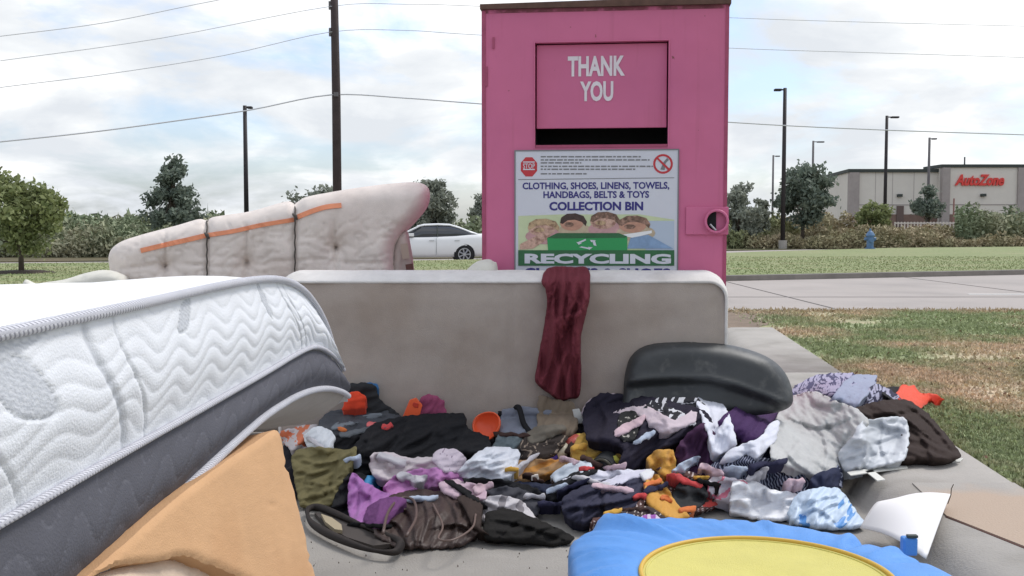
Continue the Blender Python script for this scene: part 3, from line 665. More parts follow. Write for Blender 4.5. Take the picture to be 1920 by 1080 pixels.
# frame lines round the recess
mb = MB(); e_ = .006
mb.box(ra-e_, rb+e_, -.004, -.0005, rt, rt+e_).box(ra-e_, ra, -.004, -.0005, rbm-.02, rt).box(rb, rb+e_, -.004, -.0005, rbm-.02, rt)
mb.build('recess_trim', M['pink'], bin_)
def on_bin(name, s_or_pts, mt, depth, parent, thick=.0016):
    """polygon given in photograph pixels, as a real thin print on the bin front"""
    q = [B(*p) for p in s_or_pts]; n = len(q)
    vs = [(a, -depth, b) for a, b in q]; return mesh(name, vs, [tuple(range(n))], mt, parent)
def bin_text(name, s, box, mt, depth, parent, w_=.03, shear=0):
    tv, tf = textmesh(s, w_, shear); (a0, b0), (a1, b1) = B(box[0], box[3]), B(box[2], box[1])
    mesh(name, [(a0+v[0]*(a1-a0), -depth, b0+v[1]*(b1-b0)) for v in tv], tf, mt, parent)
bin_text('lettering', 'THANK', (1064, 102, 1172, 142), M['white_print'], -FD*.62+.003, bin_, .035)
bin_text('lettering', 'YOU', (1087, 150, 1150, 189), M['white_print'], -FD*.62+.003, bin_, .035)
for yy in (.62, 1.36): MB().box(.02, ra-.03, -.0035, -.0005, yy, yy+.006).box(rb+.03, BW-.02, -.0035, -.0005, yy+.01, yy+.016).build('weld_seam', M['pink'], bin_) if yy < 1 else None
# hinge marks at the left
for a, b in ((70, 92), (125, 162)):
    (x_, z1_), (_, z0_) = B(912 if a > 100 else 925, a), B(912, b); MB().box(x_-.004, x_+.006, -.006, -.0005, z0_, z1_).build('hinge_mark', M['pink_dark'], bin_)
# lock housing
q0 = B(1286, 388); q1 = B(1362, 440)
lk_ = MB().box(q0[0], BW+.012, -.014, -.001, q1[1], q0[1]).build('lock_plate', M['pink'], bin_, bevel=.003)
lc = B(1342, 415); rr = B(1362.5, 415)[0]-lc[0]
ring = [(lc[0]+rr*math.cos(t), -.045, lc[1]+rr*math.sin(t)) for t in np.linspace(0, 2*math.pi, 28, endpoint=False)]
MB().tube(ring, .007, 6, True).build('lock_ring', M['pink'], lk_, smooth=True)
tubes = MB(); vs = []
for yy in (-.045, -.015): vs += [(p[0], yy, p[2]) for p in ring]
tubes.add(vs, [(i, (i+1) % 28, 28+(i+1) % 28, 28+i) for i in range(28)]); tubes.build('lock_collar', M['pink_dark'], lk_, smooth=True)
MB().add([(lc[0]+rr*.9*math.cos(t), -.02, lc[1]+rr*.9*math.sin(t)) for t in np.linspace(math.pi/2, 3*math.pi/2, 14)], [tuple(range(14))]).build('lock_cavity', M['black_hole'], lk_)
MB().tube([(lc[0]-.03, -.03, lc[1]-.015), (lc[0]-.002, -.035, lc[1]-.045)], .006, 6).build('padlock_shackle', M['steel'], lk_)
# poster
s0 = B(967, 284); s1 = B(1271, 284); sb = .78
po = MB().box(s0[0], s1[0], -.006, -.0005, sb, s0[1]).build('poster', M['board'], bin_)
fr = MB().box(s0[0]-.006, s0[0], -.009, -.0005, sb, s0[1]).box(s1[0], s1[0]+.006, -.009, -.0005, sb, s0[1]).box(s0[0]-.006, s1[0]+.006, -.009, -.0005, s0[1], s0[1]+.006)
fr.build('poster_frame', M['greyprint'], po)
d1, d2, d3, d4 = .0072, .0085, .0098, .0111
def oval(cx_, cy_, rx_, ry_, n=20, ph=0): return [(cx_+rx_*math.cos(t+ph), cy_-ry_*math.sin(t+ph)) for t in np.linspace(0, 2*math.pi, n, endpoint=False)][::-1]
on_bin('stop_badge', oval(992, 313, 16.5, 19.5, 8, math.pi/8), M['red'], d1, po)
MBp = M['board']
for yy in (305, 319): on_bin('badge_stripe', [(981, yy), (1003, yy), (1003, yy-2), (981, yy-2)][::1], MBp, d2, po)
bin_text('badge_word', 'STOP', (981, 306.5, 1003, 316.5), MBp, d2, po, .01)
# prohibition sign
def annulus(name, cx_, cy_, r0, r1, mt, dep):
    n = 26; o_ = [B(cx_+r1*math.cos(t), cy_+r1*math.sin(t)) for t in np.linspace(0, 2*math.pi, n, endpoint=False)]; i_ = [B(cx_+r0*math.cos(t), cy_+r0*math.sin(t)) for t in np.linspace(0, 2*math.pi, n, endpoint=False)]
    mesh(name, [(a, -dep, b) for a, b in o_+i_], [(k, (k+1) % n, n+(k+1) % n, n+k) for k in range(n)], mt, po)
annulus('ban_ring', 1243, 307.5, 14.5, 18.5, M['red'], d1)
on_bin('ban_figure', [(1238, 318), (1244, 304), (1251, 296), (1254, 300), (1248, 306), (1246, 319)], M['greyprint'], d1, po)
on_bin('ban_slash', [(1230, 297), (1233, 295), (1257, 318), (1254, 321)], M['red'], d2, po)
# rows of fine print too small to read
rgp = random.Random(5)
mbp = MB()
for row, (yy, xe) in enumerate(((294, 1203), (300, 1218), (305.5, 1090), (312, 1224), (317.5, 1192), (326, 1100))):
    x_ = 1014
    while x_ < xe:
        wd_ = rgp.uniform(4, 13); a, b = B(x_, yy+1.3); c_, d_ = B(min(x_+wd_, xe), yy-1.3); mbp.add([(a, -d1, b), (c_, -d1, b), (c_, -d1, d_), (a, -d1, d_)], [(0, 1, 2, 3)]); x_ += wd_+2
mbp.build('fine_print', M['greyprint'], po)
on_bin('divider_line', [(972, 337.5), (1264, 334), (1264, 332.8), (972, 336.2)], M['greyprint'], d1, po)
bin_text('poster_words', 'CLOTHING, SHOES, LINENS, TOWELS,', (980, 341, 1255, 357.5), M['navy'], d1, po, .03)
bin_text('poster_words', 'HANDBAGS, BELTS & TOYS', (1019, 358, 1217, 374), M['navy'], d1, po, .03)
bin_text('poster_words', 'COLLECTION BIN', (1030, 378, 1206, 395), M['navy'], d1, po, .04)
on_bin('printed_meadow', [(972, 470), (972, 405), (1050, 402), (1200, 402), (1264, 412), (1264, 470)], M['palegreen'], d1-.0005, po)
on_bin('printed_sky', [(1210, 470), (1215, 414), (1264, 414), (1264, 470)], mat('printed_pale_blue', (.45, .52, .62), .5), d1, po)
pk = [mat('printed_skin_b', (.50, .27, .19), .5, var=.2, vscale=40), mat('printed_shirt_pink', (.52, .30, .30), .5, var=.2, vscale=40), mat('printed_shirt_tan', (.50, .40, .28), .5, var=.2, vscale=40)]
for k_, (c_, mh) in enumerate((((1018, 424, 32, 15), 'blond'), ((1074, 414, 27, 15), 'hairb'), ((1133, 411, 30, 14), 'hairm'), ((1188, 418, 32, 14), 'hairm'))):
    e0 = .00012*k_
    on_bin('printed_shoulder', oval(c_[0]+4, c_[1]+19, c_[2]*1.15, 15), pk[1+k_ % 2], d2-.0008+e0, po)
    on_bin('printed_head', oval(c_[0]-2, c_[1]+5, c_[2]*.80, 13.5), (M['skin1'], pk[0])[k_ % 2], d2+e0, po)
    q_ = [(c_[0]-c_[2]*.88, c_[1]+4), (c_[0]-c_[2]*.80, c_[1]-6), (c_[0]-c_[2]*.4, c_[1]-13), (c_[0]+c_[2]*.2, c_[1]-14), (c_[0]+c_[2]*.75, c_[1]-9), (c_[0]+c_[2]*.98, c_[1]+2), (c_[0]+c_[2]*.9, c_[1]+10), (c_[0]+c_[2]*.62, c_[1]+2), (c_[0]+c_[2]*.15, c_[1]-2), (c_[0]-c_[2]*.35, c_[1]-1), (c_[0]-c_[2]*.7, c_[1]+6)]
    on_bin('printed_hair', q_[::-1], M[mh], d2+.0006+e0, po)
    on_bin('printed_shade', oval(c_[0]-7, c_[1]+7, c_[2]*.34, 4.5, 12), M['hairm' if k_ % 2 else 'blond'], d2+.0012+e0, po)
on_bin('printed_arm', [(975, 458), (1010, 440), (1035, 436), (1030, 446), (1000, 466), (975, 468)], M['skin1'], d2+.0006, po)
on_bin('printed_cloth', [(1160, 441), (1222, 432), (1222, 437), (1188, 446)], M['white'], d2+.0008, po)
on_bin('printed_jeans', [(1176, 466), (1182, 446), (1215, 440), (1262, 466)], M['jean'], d3, po)
on_bin('printed_crate', [(1028, 470), (1026, 446), (1045, 438), (1160, 438), (1176, 444), (1176, 470)], M['green'], d3+.0002, po)
on_bin('printed_crate_rim', [(1026, 446), (1045, 437), (1160, 437), (1176, 443), (1172, 446), (1040, 447)], M['dgreen'], d3+.0006, po)
# recycling mark: three bent arrows
for k in range(3):
    a0 = math.pi/2+k*2*math.pi/3; pts_ = []
    for r_, aa in ((13, .15), (13, 1.2), (9.2, 1.25), (9.2, .15)): pts_.append((1101+r_*1.45*math.cos(a0+aa), 457.5-r_*.75*math.sin(a0+aa)))
    on_bin('recycling_arrow', pts_[::-1], M['board'], d4, po)
    ah = [(1101+r_*1.45*math.cos(a0+aa), 457.5-r_*.75*math.sin(a0+aa)) for r_, aa in ((15, 1.2), (11, 1.75), (7, 1.25))]
    on_bin('recycling_arrow', ah[::-1], M['board'], d4, po)
on_bin('green_band', [(972, 498), (972, 469), (1264, 469), (1264, 498)], M['dgreen'], d3+.001, po)
bin_text('poster_words', 'RECYCLING', (984, 476, 1258, 494), MBp, d4+.0012, po, .05)
bin_text('poster_words', 'CLOTHES & SHOES', (982, 503, 1257, 524), M['navy'], d1, po, .04)

# ---------------------------------------------------------------- inflated bodies
def puffy(name, outline, D, thick, mt, step=8, round_=.06, disp=None, parent=None, per=6, tilt=0.0, Dfn=None, backs=1.0, pyref=600):
    """closed padded body: outline in pixels, standing at depth D, front bulged toward the camera"""
    ol = np.array(catmull(outline, per, True)); v, f, ed = fill(ol, step)
    mpp = D/FPX; e_ = ed*mpp; prof = np.sqrt(np.clip(1-(1-np.clip(e_/round_, 0, 1))**2, 0, 1))
    Dm = np.full(len(v), D) if Dfn is None else Dfn(v[:, 0], v[:, 1])
    Dm = Dm+tilt*(pyref-v[:, 1])*mpp
    d = disp(v[:, 0], v[:, 1], e_) if disp else 0
    front = Dm-thick*.5*prof-d*prof; back = Dm+thick*.5*prof*backs
    rx, rz = ray(v[:, 0], v[:, 1])
    V1 = np.stack([rx*front, front, H+rz*front], 1)
    # the back repeats the front outline straight behind it
    dm = Dm; V2 = np.stack([rx*dm, back+.0, H+rz*dm], 1)
    n = len(v); fs = [t if True else t for t in f]
    bd = boundary(f); fs2 = [tuple(n+i for i in t[::-1]) for t in f]
    side = [(b, a, n+a, n+b) for a, b in bd]
    vs = np.concatenate([V1, V2]); 
    # y down in pixels flips orientation
    fs = [t[::-1] for t in f]; fs2 = [tuple(n+i for i in t) for t in f]; side = [(a, b, n+b, n+a) for a, b in bd]
    o = mesh(name, vs, fs+fs2+side, mt, parent, smooth=True)
    uv = o.data.uv_layers.new(name='UVMap'); co = np.concatenate([v, v])*mpp
    li = np.zeros(len(o.data.loops), np.int32); o.data.loops.foreach_get('vertex_index', li); uv.data.foreach_set('uv', co[li].reshape(-1).astype(np.float32))
    return o

# tied, tufted mattress behind
M['tufted'] = fab('tufted_cotton', (.74, .665, .61), col2=(.66, .575, .52), c2=(.5, .75), c2scale=2.5)
tufts = [(310, 498), (463, 492), (630, 464), (240, 540), (390, 560), (553, 545)]
def tuft_disp(px, py, e_):
    d = np.zeros_like(px)
    for tx, ty in tufts:
        dx_, dy_ = px-tx, py-ty; rr_ = np.hypot(dx_, dy_); an = np.arctan2(dy_, dx_)
        d -= .030*np.exp(-(rr_/14)**2)+.020*np.exp(-(rr_/44)**2)
        an2 = an+.25*np.sin(rr_/15+tx)
        for k in range(7):
            a0 = k*2*math.pi/7+tx; da = (an2-a0+math.pi) % (2*math.pi)-math.pi
            d -= .013*np.exp(-(da*rr_/4.5)**2)*np.exp(-(rr_/(38+10*math.sin(k*2.1+tx)))**2)
    for tx in (310, 463, 630): d -= .018*np.exp(-((px-tx-(py-480)*.02)/3.2)**2)*sstep(405, 440, py)
    for tx in (388, 553): d -= .020*np.exp(-((px-tx)/6)**2)+.010*np.exp(-((px-tx)/26)**2)
    d -= .010*np.exp(-((py-(500-(px-310)*.03-5*np.sin(px/40)))/3.5)**2)
    d += noise(px/90, py/60, 3)*.020+noise(px/30+py/60, py/34, 4)*.004
    n_ = noise(px/55+py/34, py/26-px/60, 9); d -= .009*np.exp(-(n_*18)**2)*sstep(395, 430, py)
    return d
root_t = empty('tied_mattress', P(500, 830, 5.55), 0, 'cream tufted mattress standing on edge, tied with twine, orange edge tape', 'mattress')
root_t.location.z = 0
def reparent(o, root):
    o.parent = root; o.matrix_parent_inverse = Matrix.Translation(-root.location)
mo = puffy('mattress_body', [(206, 520), (204, 478), (222, 456), (262, 441), (330, 423), (372, 411), (388, 413), (404, 406), (470, 396), (535, 378), (553, 381), (572, 370), (610, 362), (670, 352), (735, 344), (782, 342), (804, 354), (803, 385), (780, 416), (752, 446), (742, 478), (745, 540), (748, 700), (745, 790), (480, 810), (215, 790), (205, 650)], 5.55, .30, M['tufted'], 4.2, .10, tuft_disp)
reparent(mo, root_t)
M['orange_tape'] = mat('orange_tape', (.80, .30, .16), .7, var=.15, vscale=20)
def ribbon(pts, w_px, D, th, name, mt, lift):
    q = catmull(pts, 6); mb = MB(); vs = []
    for i, p in enumerate(q):
        a = q[max(0, i-1)]; b = q[min(len(q)-1, i+1)]; t = np.array([b[0]-a[0], b[1]-a[1]]); t /= np.hypot(*t)+1e-9; n_ = np.array([-t[1], t[0]])
        for s in (-1, 1):
            c = p[:2]+n_*s*w_px/2; vs.append(P(c[0], c[1], D-lift(c[0], c[1])))
    mb.add(vs, [(2*i, 2*i+1, 2*i+3, 2*i+2) for i in range(len(q)-1)])
    o = mb.build(name, mt); m = o.modifiers.new('s', 'SOLIDIFY'); m.thickness = th; m.offset = 0; return o
# surface depth sampler for the tied mattress
_ol = np.array(catmull([(206, 520), (204, 478), (222, 456), (262, 441), (330, 423), (372, 411), (388, 413), (404, 406), (470, 396), (535, 378), (553, 381), (572, 370), (610, 362), (670, 352), (735, 344), (782, 342), (804, 354), (803, 385), (780, 416), (752, 446), (742, 478), (745, 540), (748, 700), (745, 790), (480, 810), (215, 790), (205, 650)], 6, True))
def tsurf(px, py):
    v = np.array([[px, py]], float); e_ = edge_dist(v, _ol)*5.55/FPX; pr = np.sqrt(np.clip(1-(1-np.clip(e_/.10, 0, 1))**2, 0, 1))
    return float((.15*pr+tuft_disp(v[:, 0], v[:, 1], e_)*pr)[0])+.006
o = ribbon([(264, 470), (310, 459), (350, 450), (388, 441)], 9, 5.55, .003, 'edge_tape', M['orange_tape'], lambda a, b: tsurf(a, b)); reparent(o, root_t)
o = ribbon([(390, 441), (440, 433), (490, 422), (551, 412)], 8, 5.55, .003, 'edge_tape', M['orange_tape'], lambda a, b: tsurf(a, b)); reparent(o, root_t)
o = ribbon([(555, 408), (585, 396), (612, 388), (640, 385)], 9, 5.55, .003, 'edge_tape', M['orange_tape'], lambda a, b: tsurf(a, b)); reparent(o, root_t)
M['twine'] = mat('dark_twine', (.09, .08, .07), .9)
for x_ in (388, 553):
    pts_ = [P(x_+(1 if k % 2 else -1)*.6, yy, 5.55-tsurf(x_, yy)-.01) for k, yy in enumerate(np.linspace(415 if x_ < 400 else 381, 640, 22))]
    t_ = np.array(pts_[0]); o = MB().tube([(t_[0], t_[1]+.16, t_[2]+.012)]+pts_, .0042, 6).build('twine', M['twine'], smooth=True); reparent(o, root_t)
    k_ = P(x_, 441 if x_ < 400 else 405, 5.52-tsurf(x_, 441 if x_ < 400 else 405)); o = MB().tube([(k_[0]-.012, k_[1], k_[2]+.012), (k_[0]+.004, k_[1]-.01, k_[2]), (k_[0]+.012, k_[1], k_[2]-.02)], [.005, .011, .004], 6).build('knot', M['twine'], smooth=True); reparent(o, root_t)
# loose end panel with labels at its right
M['cream_cloth'] = fab('cream_ticking', (.52, .44, .40))
o = puffy('loose_ticking', [(742, 452), (762, 432), (770, 460), (776, 500), (780, 560), (775, 700), (752, 700), (740, 560), (736, 500)], 5.50, .06, M['cream_cloth'], 5, .03, lambda a, b, e: noise(a/9, b/30, 2)*.02); reparent(o, root_t)
o = mesh('care_label', [P(751, 458, 5.44), P(764, 456, 5.44), P(768, 484, 5.44), P(754, 486, 5.44)], [(0, 3, 2, 1)], mat('beige_label', (.42, .33, .27), .8)); o.modifiers.new('s', 'SOLIDIFY').thickness = .002; reparent(o, root_t)
o = mesh('care_label', [P(760, 496, 5.44), P(774, 494, 5.44), P(776, 512, 5.44), P(763, 514, 5.44)], [(0, 3, 2, 1)], mat('brown_label', (.13, .06, .05), .8)); o.modifiers.new('s', 'SOLIDIFY').thickness = .002; reparent(o, root_t)

M['creamy'] = fab('cream_vinyl', (.66, .64, .57))
o = puffy('white_mattress', [(40, 545), (70, 532), (120, 524), (160, 512), (195, 506), (225, 512), (240, 528), (243, 600), (240, 760), (40, 780)], 5.35, .25, M['creamy'], 8, .05); tag(o, 'cream padded mattress corner poking out left of the tied mattress', 'mattress')
o = puffy('foam_roll', [(868, 540), (872, 512), (888, 494), (905, 486), (925, 488), (935, 520), (935, 740), (868, 740)], 5.12, .16, M['creamy'], 7, .05); o.location.y = -.12; tag(o, 'white rounded foam piece squeezed beside the left side of the bin', 'foam')

# ---------------------------------------------------------------- long beige mattress on edge
MF = 4.74
M['greige'] = fab('greige_ticking', (.39, .335, .295), col2=(.30, .235, .19), c2=(.46, .74), c2scale=1.6, var=.07)
M['mat_edge'] = fab('pale_lit_edge', (.70, .675, .645), col2=(.5, .47, .44), c2=(.52, .75), c2scale=3)  # edge colour lightened for light falling on the top band; piping itself pale
def long_mattress():
    r = empty('long_mattress', (0, MF, 0), 0, 'long greige mattress standing on its long edge in front of the pink bin', 'mattress')
    Xl = P(520, 525, MF)[0]; Xr = P(1364, 525, MF)[0]; zt_ = P(900, 527, MF)[2]; rc = .085; th = .23
    def outline(inset=0, n=9):
        pts_ = []
        for (cx_, cz_, a0) in ((Xr-rc, rc, -90), (Xr-rc, zt_-rc, 0), (Xl+rc, zt_-rc, 90), (Xl+rc, rc, 180)):
            for k in range(n):
                a = R(a0+90*k/(n-1)); pts_.append((cx_+(rc-inset)*math.cos(a), cz_+(rc-inset)*math.sin(a)))
        # densify
        out = []
        for i in range(len(pts_)):
            p, q = np.array(pts_[i]), np.array(pts_[(i+1) % len(pts_)]); m = max(1, int(np.hypot(*(q-p))/.03))
            for k in range(m): out.append(tuple(p+(q-p)*k/m))
        return out
    ol = np.array(outline(.01)); v, f, ed = fill(ol, .022)
    d = .018*sstep(0, .10, ed)+noise(v[:, 0]*3, v[:, 1]*4, 2)*.016+noise(v[:, 0]*9, v[:, 1]*11, 5)*.004
    d -= .006*np.exp(-((v[:, 0]-.0)/.02)**2)
    f = [t if ((v[t[1]]-v[t[0]])[0]*(v[t[2]]-v[t[0]])[1]-(v[t[1]]-v[t[0]])[1]*(v[t[2]]-v[t[0]])[0]) > 0 else t[::-1] for t in f]
    mesh('front_face', [(a, -dd, b) for (a, b), dd in zip(v, d)], f, M['greige'], r, smooth=True)
    v2, f2, _ = fill(ol, .15); mesh('back_face', [(a, th+.02, b) for a, b in v2], [t for t in f2], M['greige'], r)
    # border, crowned between the two seams, the back seam a little higher
    o1 = outline(.004); vs = []; prof = [(0, 0, 0), (.02, .010, .002), (.07, .022, .010), (.13, .026, .020), (.19, .022, .026), (.23, .010, .026), (.25, 0, .024)]
    n = len(o1); cxm, czm = (Xl+Xr)/2, zt_/2
    for y_, out_, up_ in prof:
        for (a, b) in o1:
            # outward normal approx
            na = (1 if a > Xr-rc else -1 if a < Xl+rc else 0); nb = (1 if b > zt_-rc else -1 if b < rc else 0)
            ca = a-(Xr-rc if na > 0 else Xl+rc) if na else 0; cb = b-(zt_-rc if nb > 0 else rc) if nb else 0
            l_ = math.hypot(ca, cb) or 1
            w_ = .004*float(noise(a*6, y_*20+b*6, 3))
            vs.append((a+ca/l_*(out_+w_), y_, b+cb/l_*(out_+w_)+(up_ if nb > 0 else 0)))
    fs = []
    for j in range(len(prof)-1):
        for i in range(n): k = (i+1) % n; fs.append((j*n+i, j*n+k, (j+1)*n+k, (j+1)*n+i)[::-1])
    mesh('border_panel', vs, fs, M['mat_edge'], r, smooth=True)
    MB().tube([(a, -.002, b) for a, b in o1], .008, 6, True).build('piping', M['mat_edge'], r, smooth=True)
    return r
lm = long_mattress()

# maroon garment hanging over it
M['maroon'] = fab('maroon_jersey', (.165, .036, .048), var=.12)
# its tail folds over the border to the back
# ---------------------------------------------------------------- heap of clothes
KX = lambda y: 1.04+y*200/FPX
def groundz(x, y): return np.where(x > KX(y)+.02, .121, 0.0)
def heapf(x, y):
    x = np.asarray(x, float); y = np.asarray(y, float)
    g = .121*sstep(KX(y)-.06, KX(y)+.05, x)
    inx = sstep(-1.25, -.95, x)*(1-sstep(1.0, 1.5, x))
    h = .23*sstep(4.0, 4.72, y)*inx
    h = h+.15*np.exp(-((x-.78)/.34)**2-((y-4.58)/.24)**2)
    h = h+.05*np.exp(-((x-.35)/.3)**2-((y-4.15)/.3)**2)
    r_ = .20*np.exp(-((x-1.62)/.36)**2-((y-5.15)/.52)**2)+.08*np.exp(-((x-1.95)/.25)**2-((y-5.2)/.35)**2)
    r_ = r_+.10*np.exp(-((x-1.25)/.25)**2-((y-4.45)/.28)**2)
    return np.maximum(g, 0)+h*(1-.45*sstep(1.0, 1.4, x))+r_
GX0, GX1, GY0, GY1, GS = -1.6, 3.2, 3.0, 7.2, .01
gxx, gyy = np.meshgrid(np.arange(GX0, GX1, GS), np.arange(GY0, GY1, GS), indexing='ij')
S = heapf(gxx, gyy); BASE = S.copy()
def samp(A, x, y):
    fx = np.clip((x-GX0)/GS, 0, A.shape[0]-2.001); fy = np.clip((y-GY0)/GS, 0, A.shape[1]-2.001)
    i = fx.astype(int); j = fy.astype(int); a = fx-i; b = fy-j
    return A[i, j]*(1-a)*(1-b)+A[i+1, j]*a*(1-b)+A[i, j+1]*(1-a)*b+A[i+1, j+1]*a*b
def blur(A, k=3):
    B_ = A.copy()
    for ax in (0, 1):
        C = np.zeros_like(B_)
        for s in range(-k, k+1): C += np.roll(B_, s, ax)
        B_ = C/(2*k+1)
    return B_
def dilate(A, k=1):
    B_ = A
    for _ in range(k):
        B_ = np.maximum.reduce([B_, np.roll(B_, 1, 0), np.roll(B_, -1, 0), np.roll(B_, 1, 1), np.roll(B_, -1, 1)])
    return B_
DS = np.arange(3.0, 7.19, .01)
def hit(px, py, h):
    """pixel rays onto heap + h : arrays"""
    rx, rz = ray(px, py); rx = np.atleast_1d(rx); rz = np.atleast_1d(rz); h = np.broadcast_to(np.atleast_1d(h), rx.shape)
    X = rx[:, None]*DS; Z = H+rz[:, None]*DS; Y = np.broadcast_to(DS, X.shape)
    s_ = samp(BASE, X, Y)+h[:, None]; below = Z < s_
    i = np.where(below.any(1), below.argmax(1), len(DS)-1)
    D = DS[i]; return rx*D, D
def mat_limit(x, y, z):
    """keep things in front of the long mattress"""
    return np.where((x < 1.0), np.minimum(y, MF-.03), y)
ITEMN = [0]
def crumple(uv, w0, f, rot, across, along, iters=110, smooth=.10, cap=.1):
    """push a cloth together: edges longer than the space they have buckle into folds; w is the height off the ground beneath"""
    f = np.asarray(f); E = np.concatenate([f[:, [0, 1]], f[:, [1, 2]], f[:, [2, 0]]]); E.sort(1); key, first, inv = np.unique(E[:, 0]*100000+E[:, 1], return_index=True, return_inverse=True)
    Eu = E[first]; n = len(uv); inv = inv.reshape(-1)
    opp = np.concatenate([f[:, 2], f[:, 0], f[:, 1]]); order = np.argsort(inv, kind='stable'); so = inv[order]
    dup = np.where(so[1:] == so[:-1])[0]; F2 = np.stack([opp[order[dup]], opp[order[dup+1]]], 1)
    def setup(Ed, k0):
        d = uv[Ed[:, 1]]-uv[Ed[:, 0]]; c, s_ = math.cos(rot), math.sin(rot); a = d[:, 0]*c+d[:, 1]*s_; b = -d[:, 0]*s_+d[:, 1]*c
        return Ed[:, 0], Ed[:, 1], np.hypot(a*along, b*across), k0
    cons = [setup(Eu, .5), setup(F2, .18)]
    X = np.column_stack([uv, w0]); X0 = X.copy(); cnt = sum(np.bincount(i, minlength=n)+np.bincount(j, minlength=n) for i, j, _, _ in cons)
    cnt = np.maximum(cnt, 1)*.42; deg = np.maximum(np.bincount(Eu[:, 0], minlength=n)+np.bincount(Eu[:, 1], minlength=n), 1)
    for it in range(iters):
        acc = np.zeros((n, 3))
        for i, j, rest, k in cons:
            d = X[j]-X[i]; l = np.sqrt((d**2).sum(1))+1e-9; c = d*((l-rest)/l*k)[:, None]
            for a in range(3): acc[:, a] += np.bincount(i, c[:, a], n)-np.bincount(j, c[:, a], n)
        X = X+acc/cnt[:, None]
        X[:, :2] += (X0[:, :2]-X[:, :2])*.14
        w = X[:, 2]; nb = (np.bincount(Eu[:, 0], w[Eu[:, 1]], n)+np.bincount(Eu[:, 1], w[Eu[:, 0]], n))/deg
        w = w+(nb-w)*smooth-.00006
        w = np.where(w > cap, cap+(w-cap)*.6, w); X[:, 2] = np.maximum(w, .0006)
    return X
def crease_fn(px, py, lines, amp):
    d = np.zeros_like(px)
    for k, ln in enumerate(lines or ()):
        q = np.array(catmull(ln, 4)); best = np.full(len(px), 1e9); sd = np.zeros(len(px)); tt = np.zeros(len(px))
        for i in range(len(q)-1):
            a, b = q[i], q[i+1]; e = b-a; l2 = (e**2).sum()+1e-9; t = np.clip(((px-a[0])*e[0]+(py-a[1])*e[1])/l2, 0, 1)
            dx, dy = px-a[0]-t*e[0], py-a[1]-t*e[1]; dd = np.hypot(dx, dy); m = dd < best
            sd = np.where(m, np.sign(e[0]*dy-e[1]*dx)*dd, sd); tt = np.where(m, (i+t)/(len(q)-1), tt); best = np.where(m, dd, best)
        env = np.sin(np.pi*np.clip(tt*.94+.03, 0, 1))**.5*np.exp(-np.clip(best-30, 0, 99)/8)
        d += amp*env*((1/(1+np.exp(np.clip(sd/1.6, -30, 30))))*np.exp(-best/15)-.35*np.exp(-((sd-3)/4.5)**2))
    return d
